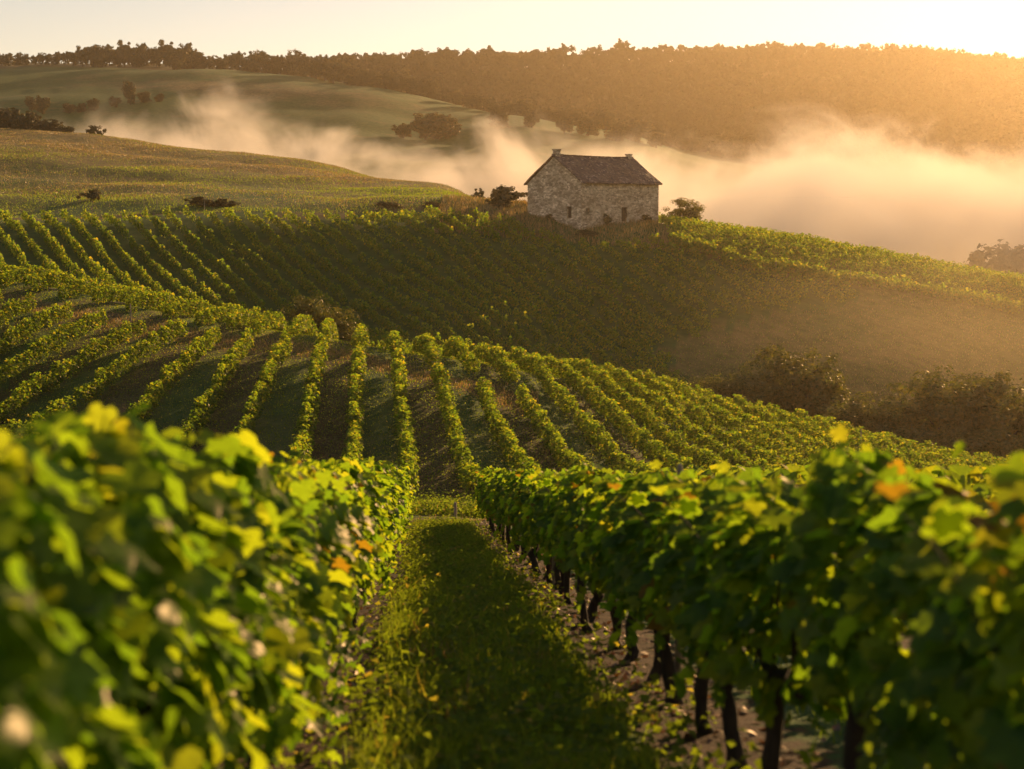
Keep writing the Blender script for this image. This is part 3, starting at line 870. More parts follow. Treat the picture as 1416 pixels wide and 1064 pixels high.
# bushes round the farm house
bush(664, 262, 1.6, 2.6, BUSH[0], 'small dark bush on the golden crest left of the house, leftmost')
bush(693, 258, 2.0, 3.0, BUSH[2], 'feathery rounded bush on the crest between small bush and house')
bush(712, 243, 3.6, 3.9, BUSH[3], 'big dark bush against the left gable end of the stone house')
bush(690, 240, 2.6, 2.0, BUSH[1], 'low dark bush in front of the crest beside the big dark bush')
bush(764, 231, 1.5, 1.7, BUSH[0], 'low bush at the foot of the gable wall')
bush(841, 229.5, 1.0, 2.6, BUSH[2], 'upright dark bush against the long house wall left of the door')
bush(815, 222.5, 2.4, 1.5, BUSH[3], 'broad low bush in front of the house corner')
bush(890, 236, 1.8, 1.6, BUSH[1], 'low bush against the long wall right of the door')
tree(947, 242, 6.0, NEAR_CROWN[3], NEAR_TRUNK[1], 'small open tree standing right of the stone house', wide=1.45)
bush(968, 240, 1.5, 1.9, BUSH_AUT[0], 'brown bush at the right foot of the small open tree')
bush(926, 243, 1.4, 2.2, BUSH[0], 'dark bush at the left foot of the small open tree')
bush(1014, 243, 1.0, 1.6, BUSH[2], 'little bush on the ridge line right of the small open tree')
bush(127, 252, 2.1, 2.6, BUSH[3], 'lone round bush low on the left meadow')
bush(283, 243, 3.2, 1.9, BUSH[1], 'wide low bush on the track edge, left one of the pair')
bush(312, 243, 2.8, 1.6, BUSH[0], 'wide low bush on the track edge, right one of the pair')
bush(540, 240, 2.6, 1.4, BUSH[2], 'low spreading bush on the track below the golden meadow')
bush(600, 240, 2.2, 1.3, BUSH[3], 'low bush on the track nearer the house')

# woods on the right hand ridge: too many to count
def woods():
    rg = np.random.default_rng(900)
    a = Acc()
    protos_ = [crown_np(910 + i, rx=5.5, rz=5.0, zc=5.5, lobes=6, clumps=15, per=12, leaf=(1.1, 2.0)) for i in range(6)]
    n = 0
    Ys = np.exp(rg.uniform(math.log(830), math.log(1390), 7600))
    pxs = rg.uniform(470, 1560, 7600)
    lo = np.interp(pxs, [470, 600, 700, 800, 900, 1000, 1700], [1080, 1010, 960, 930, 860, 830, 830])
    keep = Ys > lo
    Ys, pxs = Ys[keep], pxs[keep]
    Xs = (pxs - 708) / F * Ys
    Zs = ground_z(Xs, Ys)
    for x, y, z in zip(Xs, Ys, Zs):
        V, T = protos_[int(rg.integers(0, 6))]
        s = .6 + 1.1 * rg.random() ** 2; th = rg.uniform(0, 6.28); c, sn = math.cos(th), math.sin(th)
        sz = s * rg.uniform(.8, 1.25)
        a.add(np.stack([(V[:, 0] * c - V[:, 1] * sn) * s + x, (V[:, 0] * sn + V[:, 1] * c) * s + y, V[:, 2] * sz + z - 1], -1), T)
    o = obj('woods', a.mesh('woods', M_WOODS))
    tag(o, 'far wooded ridge glowing in golden haze', 'woods', kind='stuff')
woods()

# ------------------------------------------------------------------ stone farm house
def stone_material():
    m, nt, out = new_mat('rubble_stone')
    L = nt.links.new
    tc = N(nt, 'ShaderNodeTexCoord')
    mp = N(nt, 'ShaderNodeMapping'); mp.inputs['Scale'].default_value = (2.2, 2.2, 4.6); L(tc.outputs['Object'], mp.inputs[0])
    wob = N(nt, 'ShaderNodeTexNoise'); wob.inputs['Scale'].default_value = 2.0; L(mp.outputs[0], wob.inputs['Vector'])
    mixv = N(nt, 'ShaderNodeMix', data_type='RGBA'); mixv.inputs[0].default_value = .12; L(mp.outputs[0], mixv.inputs[6]); L(wob.outputs['Color'], mixv.inputs[7])
    vo = N(nt, 'ShaderNodeTexVoronoi'); vo.inputs['Scale'].default_value = 1.0; L(mixv.outputs[2], vo.inputs['Vector'])
    ve = N(nt, 'ShaderNodeTexVoronoi', feature='DISTANCE_TO_EDGE'); ve.inputs['Scale'].default_value = 1.0; L(mixv.outputs[2], ve.inputs['Vector'])
    sc = N(nt, 'ShaderNodeSeparateColor'); L(vo.outputs['Color'], sc.inputs[0])
    st = ramp(nt, [(0, (.32, .24, .165)), (.4, (.54, .425, .30)), (.75, (.68, .55, .40)), (1, (.82, .71, .56))]); L(sc.outputs[0], st.inputs[0])
    mor = ramp(nt, [(0.0, (.4, .34, .28)), (.09, (1, 1, 1))]); L(ve.outputs['Distance'], mor.inputs[0])
    mul = N(nt, 'ShaderNodeMix', data_type='RGBA', blend_type='MULTIPLY'); mul.inputs[0].default_value = .55
    L(st.outputs[0], mul.inputs[6]); L(mor.outputs[0], mul.inputs[7])
    big = N(nt, 'ShaderNodeTexNoise'); big.inputs['Scale'].default_value = .55; big.inputs['Detail'].default_value = 6; L(tc.outputs['Object'], big.inputs['Vector'])
    stn = ramp(nt, [(.34, (.6, .52, .45)), (.6, (1.1, 1.05, 1.0))]); L(big.outputs[0], stn.inputs[0])
    mu2 = N(nt, 'ShaderNodeMix', data_type='RGBA', blend_type='MULTIPLY'); mu2.inputs[0].default_value = .65
    L(mul.outputs[2], mu2.inputs[6]); L(stn.outputs[0], mu2.inputs[7])
    p = N(nt, 'ShaderNodeBsdfPrincipled'); p.inputs['Roughness'].default_value = .95
    L(mu2.outputs[2], p.inputs['Base Color'])
    b = N(nt, 'ShaderNodeBump'); b.inputs['Strength'].default_value = .9; b.inputs['Distance'].default_value = .08; L(ve.outputs['Distance'], b.inputs['Height'])
    L(b.outputs[0], p.inputs['Normal']); L(p.outputs[0], out.inputs['Surface'])
    return m
def tile_material():
    m, nt, out = new_mat('old_roof_tile')
    L = nt.links.new
    tc = N(nt, 'ShaderNodeTexCoord')
    mp = N(nt, 'ShaderNodeMapping'); mp.inputs['Scale'].default_value = (3.2, 3.2, 3.2); L(tc.outputs['Object'], mp.inputs[0])
    vo = N(nt, 'ShaderNodeTexVoronoi'); vo.inputs['Scale'].default_value = 1.0; L(mp.outputs[0], vo.inputs['Vector'])
    sc = N(nt, 'ShaderNodeSeparateColor'); L(vo.outputs['Color'], sc.inputs[0])
    st = ramp(nt, [(0, (.06, .036, .028)), (.5, (.13, .075, .055)), (.9, (.21, .125, .09)), (1, (.45, .34, .26))]); L(sc.outputs[0], st.inputs[0])
    n = N(nt, 'ShaderNodeTexNoise'); n.inputs['Scale'].default_value = .7; n.inputs['Detail'].default_value = 6; L(tc.outputs['Object'], n.inputs['Vector'])
    li = ramp(nt, [(.5, (0, 0, 0)), (.72, (1, 1, 1))]); L(n.outputs[0], li.inputs[0])
    mx = N(nt, 'ShaderNodeMix', data_type='RGBA'); L(li.outputs[0], mx.inputs[0]); L(st.outputs[0], mx.inputs[6]); mx.inputs[7].default_value = (.24, .16, .10, 1)
    p = N(nt, 'ShaderNodeBsdfPrincipled'); p.inputs['Roughness'].default_value = .9; L(mx.outputs[2], p.inputs['Base Color'])
    b = N(nt, 'ShaderNodeBump'); b.inputs['Strength'].default_value = 1.0; b.inputs['Distance'].default_value = .12; L(vo.outputs['Distance'], b.inputs['Height'])
    L(b.outputs[0], p.inputs['Normal']); L(p.outputs[0], out.inputs['Surface'])
    return m
M_STONE, M_TILE = stone_material(), tile_material()
M_DARKWOOD = bark_material('old_door_wood', (.045, .035, .028))

def stone_house():
    th = math.radians(42); Lh, Wh, He, Hr = 18.0, 12.5, 6.0, 10.15
    cx, cy = (803 - 708) / F * 226.0, 226.0
    zc = zz_of(305, 226.0)
    root = empty('stone_house', (cx, cy, zc), th)
    tag(root, 'old two storey rubble stone farm house with brown tiled gable roof on the ridge', 'house')
    # local: x along the long front (y = 0 plane faces the camera), y back along the gable (x = 0)
    rg = np.random.default_rng(4)
    base = -2.5
    a = Acc()
    def panel(p0, du, length, top, holes, inward):
        """rectangular wall with real openings; p0 start, du unit direction, holes (u0,u1,z0,z1)"""
        us = sorted({0, length, *[h[0] for h in holes], *[h[1] for h in holes]})
        zs = sorted({base, top, *[h[2] for h in holes], *[h[3] for h in holes]})
        P = lambda u, z, d=0: np.array([p0[0] + du[0] * u + inward[0] * d, p0[1] + du[1] * u + inward[1] * d, z])
        for u0, u1 in zip(us[:-1], us[1:]):
            for z0, z1 in zip(zs[:-1], zs[1:]):
                um, zm = (u0 + u1) / 2, (z0 + z1) / 2
                if any(h[0] < um < h[1] and h[2] < zm < h[3] for h in holes): continue
                a.add([P(u0, z0), P(u1, z0), P(u1, z1), P(u0, z1)], [(0, 1, 2, 3)])
        for h in holes:
            u0, u1, z0, z1 = h
            for (q0, q1) in (((u0, z0), (u0, z1)), ((u0, z1), (u1, z1)), ((u1, z1), (u1, z0)), ((u1, z0), (u0, z0))):
                a.add([P(*q0), P(*q1), P(*q1, .45), P(*q0, .45)], [(0, 1, 2, 3)])
    front_holes = [(9.2, 10.6, -.2, 2.1), (1.0, 1.9, .9, 1.9)]
    gable_holes = [(2.2, 3.3, .4, 2.2)]
    panel((0, 0), (1, 0), Lh, He, front_holes, (0, 1))
    panel((0, 0), (0, 1), Wh, He, gable_holes, (1, 0))
    panel((Lh, 0), (0, 1), Wh, He, [], (-1, 0))
    panel((0, Wh), (1, 0), Lh, He, [], (0, -1))
    for x in (0, Lh):
        a.add([(x, 0, He), (x, Wh, He), (x, Wh / 2, Hr)], [(0, 1, 2)])
    obj('wall', a.mesh('wall', M_STONE), root)
    # quoins and lintels stand proud
    q = Acc()
    for k in range(13):
        w = .55 if k % 2 else .32
        v, f = box_v(-.03, w, -.03, (.87 - w), -.9 + k * .53, -.9 + k * .53 + .48); q.add(v, f)
        v, f = box_v(Lh - w, Lh + .03, -.03, .4, -.9 + k * .53, -.9 + k * .53 + .48); q.add(v, f)
    obj('quoins', q.mesh('quoins', M_STONE), root)
    # roof: two sagging slabs with overhang, slight unevenness
    r = Acc()
    ov, rk, tk = .55, .35, .22
    sl = (Hr - He) / (Wh / 2)
    nx, ny = 36, 12
    for side in (0, 1):
        top, bot = [], []
        for i in range(nx + 1):
            for j in range(ny + 1):
                x = -rk + (Lh + 2 * rk) * i / nx
                d = -ov + (Wh / 2 + ov) * j / ny            # distance in from the wall face
                z = He + .12 + sl * d + .05 * math.sin(x * .8 + d) - .10 * math.sin(math.pi * i / nx) * (j / ny) + rg.normal(0, .018)
                y = d if side == 0 else Wh - d
                top.append((x, y, z + tk)); bot.append((x, y, z))
        v = np.array(top + bot); n1 = len(top)
        idx = lambda i, j: i * (ny + 1) + j
        F4 = []
        for i in range(nx):
            for j in range(ny):
                qd = (idx(i, j), idx(i + 1, j), idx(i + 1, j + 1), idx(i, j + 1))
                F4.append(qd); F4.append(tuple(k + n1 for k in qd[::-1]))
            F4.append((idx(i, 0), idx(i, 0) + n1, idx(i + 1, 0) + n1, idx(i + 1, 0)))
        for j in range(ny):
            for i in (0, nx):
                F4.append((idx(i, j), idx(i, j + 1), idx(i, j + 1) + n1, idx(i, j) + n1))
        r.add(v, np.array(F4))
    roof = obj('roof', r.mesh('roof', M_TILE), root)
    rd = Acc()
    for k in range(40):
        x0 = -rk + (Lh + 2 * rk) * k / 40
        v, f = box_v(x0, x0 + .44, Wh / 2 - .2, Wh / 2 + .2, Hr + .2 - .10 * math.sin(math.pi * k / 40), Hr + .44 - .10 * math.sin(math.pi * k / 40) + rg.uniform(-.03, .03)); rd.add(v, f)
    obj('ridge_tiles', rd.mesh('ridge_tiles', M_TILE), roof)
    for x, s, hh in ((.1, .9, 1.2), (Lh - 1.0, .75, .9)):
        c = Acc()
        v, f = box_v(x, x + s, Wh / 2 - s / 2, Wh / 2 + s / 2, Hr - .9, Hr + hh - .2); c.add(v, f)
        v, f = box_v(x - .08, x + s + .08, Wh / 2 - s / 2 - .08, Wh / 2 + s / 2 + .08, Hr + hh - .2, Hr + hh); c.add(v, f)
        obj('chimney', c.mesh('chimney', M_STONE), roof)
    d = Acc()
    for k in range(6):
        v, f = box_v(9.2 + k * .2333, 9.2 + k * .2333 + .226, .36, .42, -.2, 2.1); d.add(v, f)
    for z in (.3, 1.6):
        v, f = box_v(9.25, 10.55, .325, .36, z, z + .14); d.add(v, f)
    obj('door', d.mesh('door', M_DARKWOOD), root)
    w = Acc(); v, f = box_v(1.0, 1.9, .38, .43, .9, 1.9); w.add(v, f)
    v, f = box_v(1.42, 1.48, .34, .38, .9, 1.9); w.add(v, f)
    obj('shutter', w.mesh('shutter', M_POST), root)
    w = Acc(); v, f = box_v(.38, .43, 2.2, 3.3, .4, 2.2); w.add(v, f)
    v, f = box_v(.34, .38, 2.72, 2.78, .4, 2.2); w.add(v, f)
    obj('shutter', w.mesh('shutter', M_DARKWOOD), root)
    for (u0, u1, z) in ((9.0, 10.8, 2.1), (.8, 2.1, 1.9)):
        v, f = box_v(u0, u1, -.04, .3, z, z + .28); l = Acc(); l.add(v, f); obj('lintel', l.mesh('lintel', M_STONE), root)
    v, f = box_v(-.04, .3, 2.0, 3.5, 2.2, 2.48); l = Acc(); l.add(v, f); obj('lintel', l.mesh('lintel', M_STONE), root)
stone_house()

# ------------------------------------------------------------------ stakes
def stake(px, Y, h, label, group=None):
    X, Y, z = at(px, Y)
    a = Acc()
    v, q, t = tube([(0, 0, -.3), (.01, 0, h * .5), (.0, .02, h - .06), (.0, .02, h)], [.06, .055, .05, .03], 8)
    a.add(v, q, t)
    o = obj('stake', a.mesh('stake', M_POST, True), None, (X, Y, z))
    tag(o, label, 'stake', group)
G = 'wooden stakes along the meadow track'
stake(393, 246, 2.2, 'tallest pale stake on the track below the meadow', G)
stake(286, 233, 2.0, 'pale stake right of the wide low bush pair on the track', G)
stake(221, 236, 1.8, 'pale stake at the top end of the far vine rows', G)
stake(203, 238, 2.2, 'leaning pale stake on the track left of another stake', G)
stake(132, 232, 2.4, 'pale stake at the head of the far rows, leftmost on the track', G)
stake(628, 46.5, .55, 'short grey stake in the long grass at the end of the lane')
stake(1072, 214, 2.4, 'pale stake under the terrace edge right of the house, left one of two')
stake(1175, 217, 2.4, 'pale stake under the terrace edge right of the house, right one of two')

def trellis_post(x0, Y, h, label, group):
    X = x0 + HEAD * Y
    a = Acc()
    v, q, t = tube([(0, 0, -.3), (.006, 0, h * .5), (.0, .008, h - .03), (.0, .008, h)], [.024, .023, .021, .012], 7)
    a.add(v, q, t)
    o = obj('trellis_post', a.mesh('trellis_post', M_POST, True), None, (X, Y, float(ground_z(X, Y))))
    tag(o, label, 'post', group)
for side_, x0_, ys_ in (('left', X_LEFT, (8.6, 17.5, 26.5, 41.9)), ('right', X_RIGHT, (9.4, 18.8, 29.0, 38.5))):
    for i, y_ in enumerate(ys_):
        trellis_post(x0_ + .05, y_, 1.6, f'thin weathered trellis post in the row {side_} of the lane, {ordinal(i + 1)} from the near end', 'trellis posts in the near vine rows')
stake(1196, 112, 2.4, 'thin pale post standing up from the rows at the right of the middle slope')
stake(180, 124, 2.3, 'thin pale post among the rows at the left of the middle slope')

# ------------------------------------------------------------------ grass
def blades(X, Y, h, w, rg, lean=.35):
    k = len(X)
    Z = ground_z(X, Y) - .01
    th = rg.uniform(0, 2 * math.pi, k); dx, dy = np.cos(th), np.sin(th)
    la = rg.uniform(.1, 1, k) * lean * h; ph = rg.uniform(0, 2 * math.pi, k)
    lx, ly = np.cos(ph) * la, np.sin(ph) * la
    b = np.stack([X, Y, Z], -1)
    s = np.stack([dx * w / 2, dy * w / 2, 0 * w], -1)
    m = b + np.stack([lx * .35, ly * .35, h * .6], -1)
    t = b + np.stack([lx, ly, h * rg.uniform(.85, 1, k)], -1)
    V = np.stack([b - s, b + s, m + s * .8, m - s * .8, t], 1)
    i = np.arange(k)[:, None] * 5
    return V.reshape(-1, 3), np.concatenate([i + [0, 1, 2, 3]]), np.concatenate([i + [3, 2, 4]])

def grass():
    rg = np.random.default_rng(55)
    a = Acc(); meadow_green = Acc()
    # grass lane between the two near rows: tufts
    nt_ = 7000
    Yt = 4 + 37 * rg.random(nt_) ** 1.25
    u = np.clip(rg.normal(0, .34, nt_), -.64, .64) + (X_LEFT + X_RIGHT) / 2 + .02
    tall = rg.gamma(2.2, .036, nt_) * np.clip(1.25 - Yt / 60, .5, 1.2)
    per = 22
    X = np.repeat(u + HEAD * Yt, per) + rg.normal(0, .07, nt_ * per)
    Y = np.repeat(Yt, per) + rg.normal(0, .07, nt_ * per)
    h = np.repeat(.05 + tall, per) * rg.uniform(.5, 1.25, nt_ * per)
    a.add(*blades(X, Y, h, rg.uniform(.004, .010, nt_ * per), rg, .6))
    # taller clumps standing out of the lane
    nc = 260
    Yc = 6 + 33 * rg.random(nc) ** 1.3; uc = (X_LEFT + X_RIGHT) / 2 + np.clip(rg.normal(0, .42, nc), -.68, .68)
    per = 60
    X = np.repeat(uc + HEAD * Yc, per) + rg.normal(0, .06, nc * per); Y = np.repeat(Yc, per) + rg.normal(0, .06, nc * per)
    a.add(*blades(X, Y, np.repeat(rg.uniform(.12, .36, nc), per) * rg.uniform(.5, 1.1, nc * per), rg.uniform(.004, .009, nc * per), rg, .7))
    # broad leaved weeds in the lane
    nw = 2300
    Yw = 5 + 35 * rg.random(nw) ** 1.3; uw = (X_LEFT + X_RIGHT) / 2 + np.where(rg.random(nw) < .78, np.clip(rg.normal(0, .36, nw), -.66, .66), rg.uniform(-1.2, 1.2, nw))
    P, Nn, S = [], [], []
    for y, u_ in zip(Yw, uw):
        m = rg.integers(10, 26); r = rg.uniform(.08, .26)
        q = rg.normal(0, 1, (m, 3)) * [r, r, r * .5]; q[:, 2] = abs(q[:, 2]) + .03
        x = u_ + HEAD * y
        P.append(q + [x, y, 0]); Nn.append(q / r * .5 + [0, 0, 1] + rg.normal(0, .4, q.shape)); S.append(rg.uniform(.025, .085, m))
    P = np.concatenate(P); P[:, 2] += ground_z(P[:, 0], P[:, 1])
    a.add(*card_leaves(P, np.concatenate(Nn), np.concatenate(S), rg))
    # rank weeds on the bank past the headland
    P, Nn, S = [], [], []
    for _ in range(420):
        y = 48.2 + rg.gamma(1.4, 1.6); x = rg.normal(-3.2, 4)
        m = 36; q = rg.normal(0, 1, (m, 3)) * [.28, .28, .22]; q[:, 2] = abs(q[:, 2]) * 1.3 + .05
        P.append(q + [x, y, 0]); Nn.append(q + [0, 0, .3] + rg.normal(0, .3, q.shape)); S.append(rg.uniform(.06, .15, m))
    P = np.concatenate(P); P[:, 2] += ground_z(P[:, 0], P[:, 1])
    a.add(*card_leaves(P, np.concatenate(Nn), np.concatenate(S), rg))
    # thin grass further off the rows to each side
    n2 = 30000
    Y = 4 + 36 * rg.random(n2); u2 = rg.uniform(-9, 14, n2)
    ok = abs((u2 - X_LEFT + 1.24) % 2.48 - 1.24) > .55
    Y, u2 = Y[ok], u2[ok]; n2 = len(Y); X = u2 + HEAD * Y
    a.add(*blades(X, Y, rg.uniform(.05, .2, n2), rg.uniform(.006, .014, n2), rg, .6))
    # between the middle rows
    n3 = 120000
    Y = 62 + 75 * rg.random(n3); X = (rg.uniform(-30, 1440, n3) - 708) / F * Y
    a.add(*blades(X, Y, rg.uniform(.04, .13, n3), rg.uniform(.04, .09, n3), rg, 1.6))
    n4 = 12000
    Y = 49.5 + rg.gamma(2, 4, n4); X = rg.normal(-3, 9, n4)
    a.add(*blades(X, Y, rg.uniform(.2, .8, n4), rg.uniform(.012, .03, n4), rg, .8))
    o = obj('grass', a.mesh('grass', M_GRASS))
    tag(o, 'uneven green grass and weeds growing in the lane and between vine rows', 'grass', kind='stuff')

    b = Acc()
    n4 = 2500
    Y = 47.5 + rg.gamma(2, 4, n4); X = rg.normal(-3, 9, n4)
    b.add(*blades(X, Y, rg.uniform(.2, .7, n4), rg.uniform(.012, .03, n4), rg, .8))
    n5 = 5000
    Y = rg.normal(43.5, 2.4, n5); X = rg.uniform(-9, 9, n5) - 2.5
    b.add(*blades(X, Y, rg.uniform(.03, .12, n5), rg.uniform(.01, .025, n5), rg, 1.4))
    # sunlit tufts in the lane, their light painted in with the dry grass colour
    for (px_, Y_, n_, sp) in ((590, 10.5, 160, .12), (745, 10.2, 130, .14), (640, 8.6, 90, .1), (560, 12, 60, .1), (700, 14, 80, .16), (648, 8.0, 60, .1)):
        X0 = (px_ - 708) / F * Y_
        b.add(*blades(X0 + rg.normal(0, sp, n_), Y_ + rg.normal(0, sp, n_), rg.uniform(.12, .32, n_), rg.uniform(.005, .009, n_), rg, .5))
    # track gap near the crest
    n6 = 9000
    X = rg.uniform(-45, 2, n6); Y = crest_y(X) - 17 + rg.normal(0, 1.7, n6)
    b.add(*blades(X, Y, rg.uniform(.1, .3, n6), rg.uniform(.03, .06, n6), rg, .7))
    # meadow on the near ridge
    n7 = 340000
    X = rg.uniform(-165, 12, n7); Y = track_y(X) + 2 + (195 * rg.random(n7))
    patch = .5 + .5 * np.sin(X * .13 + 2 * np.sin(Y * .07)) * np.sin(Y * .11 + X * .03)
    k = rg.random(n7) < .25 + .75 * patch
    X, Y = X[k], Y[k]; n7 = len(X)
    hh = rg.uniform(.1, .36, n7) * (.7 + .5 * patch[k]); ww = rg.uniform(.05, .11, n7)
    lush = rg.random(n7) < np.clip(.85 - (Y - track_y(X)) / 190 - .35 * np.sin(X * .06 + Y * .09), .08, .9)
    meadow_green.add(*blades(X[lush], Y[lush], hh[lush], ww[lush], rg, .8))
    b.add(*blades(X[~lush], Y[~lush], hh[~lush], ww[~lush], rg, .8))
    # round the house and along the ridge line to the right
    n8 = 26000
    X = rg.uniform(-12, 60, n8); Y = rg.uniform(219, 252, n8)
    inhouse = ((X - 10.9) * math.cos(math.radians(42)) + (Y - 226) * math.sin(math.radians(42)))
    inh2 = (-(X - 10.9) * math.sin(math.radians(42)) + (Y - 226) * math.cos(math.radians(42)))
    k = ~((inhouse > -.2) & (inhouse < 18.2) & (inh2 > -.1) & (inh2 < 12.6)) & ~terrace_mask(X, Y)
    X, Y = X[k], Y[k]; n8 = len(X)
    b.add(*blades(X, Y, rg.uniform(.3, .9, n8), rg.uniform(.06, .14, n8), rg, .6))
    # hollow meadow
    n9 = 40000
    Y = 165 + 58 * rg.random(n9); X = (rg.uniform(840, 1480, n9) - 708) / F * Y
    k = ~far_block_mask(X, Y) & ~terrace_mask(X, Y); X, Y = X[k], Y[k]; n9 = len(X)
    hh = rg.uniform(.1, .28, n9); ww = rg.uniform(.06, .12, n9); lush = rg.random(n9) < .35
    meadow_green.add(*blades(X[lush], Y[lush], hh[lush], ww[lush], rg, 1.2))
    b.add(*blades(X[~lush], Y[~lush], hh[~lush], ww[~lush], rg, 1.2))
    o = obj('dry_grass', b.mesh('dry_grass', M_DRY))
    tag(o, 'golden dry grass on the headland, track, ridge meadow and round the house', 'grass', kind='stuff')

    o = obj('meadow_grass', meadow_green.mesh('meadow_grass', M_GRASS))
    tag(o, 'greener grass on the lower part of the ridge meadow above the far vine rows', 'grass', kind='stuff')

    # fallen leaves on the bare strips
    c = Acc()
    n = 2600
    Y = 3 + 40 * rg.random(n) ** 1.2
    u = np.where(rg.random(n) < .5, X_LEFT, X_RIGHT) + rg.normal(0, .32, n)
    X = u + HEAD * Y
    P = np.stack([X, Y, ground_z(X, Y) + .012], -1)
    c.add(*card_leaves(P, rg.normal(0, .35, P.shape) + [0, 0, 1], rg.uniform(.04, .10, n), rg))
    o = obj('fallen_leaves', c.mesh('fallen_leaves', M_LITTER))
    tag(o, 'reddish dead leaves scattered on the bare soil under the near vines', 'leaves', kind='stuff')
grass()

# ------------------------------------------------------------------ fog bank in the valley and haze in the air
def volume_box(name, x0, x1, y0, y1, z0, z1, mat, label):
    v, f = box_v(x0, x1, y0, y1, z0, z1)
    o = obj(name, np_mesh(name, v, f, mat))
    tag(o, label, name, kind='stuff')
    return o

def fog_material():
    m, nt, out = new_mat('valley_fog')
    L = nt.links.new
    geo = N(nt, 'ShaderNodeNewGeometry')
    sep = N(nt, 'ShaderNodeSeparateXYZ'); L(geo.outputs['Position'], sep.inputs[0])
    mp = N(nt, 'ShaderNodeMapping'); mp.inputs['Scale'].default_value = (1, .55, 1.15); L(geo.outputs['Position'], mp.inputs[0])
    n1 = N(nt, 'ShaderNodeTexNoise'); n1.inputs['Scale'].default_value = .02; n1.inputs['Detail'].default_value = 6; n1.inputs['Roughness'].default_value = .62
    n1.inputs['Distortion'].default_value = .6
    L(mp.outputs[0], n1.inputs['Vector'])
    # height above the fog's own surface: z - (TOP + 44*(noise-.5))
    k = N(nt, 'ShaderNodeMath', operation='MULTIPLY_ADD'); k.inputs[1].default_value = 95.0; k.inputs[2].default_value = -47.5 + 21.0
    L(n1.outputs[0], k.inputs[0])
    lf = N(nt, 'ShaderNodeMapRange', interpolation_type='SMOOTHSTEP'); lf.inputs[1].default_value = -40; lf.inputs[2].default_value = -130
    lf.inputs[3].default_value = 0; lf.inputs[4].default_value = 15
    L(sep.outputs['X'], lf.inputs[0])
    k2 = N(nt, 'ShaderNodeMath', operation='ADD'); L(k.outputs[0], k2.inputs[0]); L(lf.outputs[0], k2.inputs[1])
    # a lower stretch in front of the green hill's right flank
    da = N(nt, 'ShaderNodeMapRange', interpolation_type='SMOOTHSTEP'); da.inputs[1].default_value = -75; da.inputs[2].default_value = -15
    db = N(nt, 'ShaderNodeMapRange', interpolation_type='SMOOTHSTEP'); db.inputs[1].default_value = 95; db.inputs[2].default_value = 35
    L(sep.outputs['X'], da.inputs[0]); L(sep.outputs['X'], db.inputs[0])
    dm = N(nt, 'ShaderNodeMath', operation='MULTIPLY'); L(da.outputs[0], dm.inputs[0]); L(db.outputs[0], dm.inputs[1])
    dk = N(nt, 'ShaderNodeMath', operation='MULTIPLY'); dk.inputs[1].default_value = 3.5; L(dm.outputs[0], dk.inputs[0])
    k3 = N(nt, 'ShaderNodeMath', operation='SUBTRACT'); L(k2.outputs[0], k3.inputs[0]); L(dk.outputs[0], k3.inputs[1])
    d = N(nt, 'ShaderNodeMath', operation='SUBTRACT'); L(k3.outputs[0], d.inputs[0]); L(sep.outputs['Z'], d.inputs[1])
    mr = N(nt, 'ShaderNodeMapRange', interpolation_type='SMOOTHSTEP'); mr.inputs[1].default_value = -2; mr.inputs[2].default_value = 16
    mr.inputs[3].default_value = 0; mr.inputs[4].default_value = 0.022
    L(d.outputs[0], mr.inputs[0])
    # thinner towards its left end, and torn by a finer noise
    fx = N(nt, 'ShaderNodeMapRange', interpolation_type='SMOOTHSTEP'); fx.inputs[1].default_value = -255; fx.inputs[2].default_value = -115
    L(sep.outputs['X'], fx.inputs[0])
    n2 = N(nt, 'ShaderNodeTexNoise'); n2.inputs['Scale'].default_value = .045; n2.inputs['Detail'].default_value = 4; n2.inputs['Distortion'].default_value = 1.2
    L(mp.outputs[0], n2.inputs['Vector'])
    tr = N(nt, 'ShaderNodeMapRange'); tr.inputs[1].default_value = .36; tr.inputs[2].default_value = .62; tr.inputs[3].default_value = .12; tr.inputs[4].default_value = 1.5
    L(n2.outputs[0], tr.inputs[0])
    ma = N(nt, 'ShaderNodeMath', operation='MULTIPLY'); L(mr.outputs[0], ma.inputs[0]); L(fx.outputs[0], ma.inputs[1])
    mb = N(nt, 'ShaderNodeMath', operation='MULTIPLY'); L(ma.outputs[0], mb.inputs[0]); L(tr.outputs[0], mb.inputs[1])
    v = N(nt, 'ShaderNodeVolumePrincipled')
    v.inputs['Color'].default_value = (1.0, .93, .85, 1)
    v.inputs['Anisotropy'].default_value = .18
    L(mb.outputs[0], v.inputs['Density'])
    L(v.outputs[0], out.inputs['Volume'])
    m.cycles.volume_step_rate = .35
    return m
def volume_prism(name, plan, z0, z1, mat, label):
    n = len(plan)
    v = [(x, y, z0) for x, y in plan] + [(x, y, z1) for x, y in plan]
    q = [(i, (i + 1) % n, n + (i + 1) % n, n + i) for i in range(n)]
    me = bpy.data.meshes.new(name)
    me.from_pydata(v, [], [tuple(range(n))[::-1], tuple(range(n, 2 * n))] + q)
    me.materials.append(mat)
    o = obj(name, me)
    tag(o, label, name, kind='stuff')
    return o
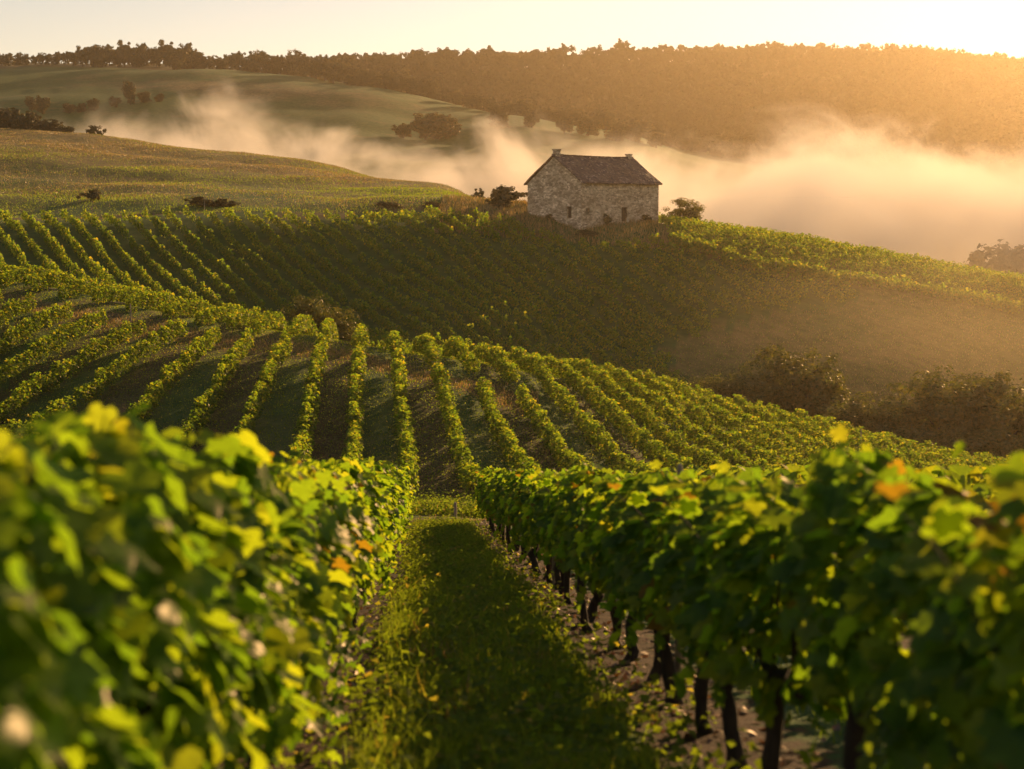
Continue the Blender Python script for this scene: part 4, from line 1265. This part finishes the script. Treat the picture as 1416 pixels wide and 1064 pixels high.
volume_prism('fog', [(-260, 500), (-150, 475), (-70, 436), (-20, 376), (60, 352), (520, 345), (540, 660), (-260, 660)], -60, 62, fog_material(),
             'bank of golden morning fog filling the valley behind the stone house')

def mist_material():
    m, nt, out = new_mat('thin_mist')
    L = nt.links.new
    tc = N(nt, 'ShaderNodeTexCoord')
    ln = N(nt, 'ShaderNodeVectorMath', operation='LENGTH'); L(tc.outputs['Object'], ln.inputs[0])
    no = N(nt, 'ShaderNodeTexNoise'); no.inputs['Scale'].default_value = 2.4; no.inputs['Detail'].default_value = 3; L(tc.outputs['Object'], no.inputs['Vector'])
    ad = N(nt, 'ShaderNodeMath', operation='MULTIPLY_ADD'); ad.inputs[1].default_value = .9; L(no.outputs[0], ad.inputs[0]); L(ln.outputs['Value'], ad.inputs[2])
    mr = N(nt, 'ShaderNodeMapRange', interpolation_type='SMOOTHSTEP')
    mr.inputs[1].default_value = .45; mr.inputs[2].default_value = 1.35; mr.inputs[3].default_value = .0042; mr.inputs[4].default_value = 0
    L(ad.outputs[0], mr.inputs[0])
    v = N(nt, 'ShaderNodeVolumePrincipled')
    v.inputs['Color'].default_value = (1.0, .82, .52, 1)
    v.inputs['Anisotropy'].default_value = .4
    L(mr.outputs[0], v.inputs['Density'])
    L(v.outputs[0], out.inputs['Volume'])
    m.cycles.volume_step_rate = .5
    return m
v, f = box_v(-1, 1, -1, 1, -1, 1)
mi = obj('mist', np_mesh('mist', v, f, mist_material()), None, (62, 190, -18))
mi.scale = (66, 40, 20)
tag(mi, 'thin warm mist lying over the hollow between the trees and the terrace', 'mist', kind='stuff')

def haze_material():
    m, nt, out = new_mat('haze_air')
    v = N(nt, 'ShaderNodeVolumePrincipled')
    v.inputs['Color'].default_value = (1.0, .80, .54, 1)
    v.inputs['Density'].default_value = 0.0001
    v.inputs['Anisotropy'].default_value = .72
    nt.links.new(v.outputs[0], out.inputs['Volume'])
    return m
volume_box('haze', -2050, 2050, -2050, 2050, -130, 200, haze_material(), 'golden morning haze hanging in the air over the whole valley')
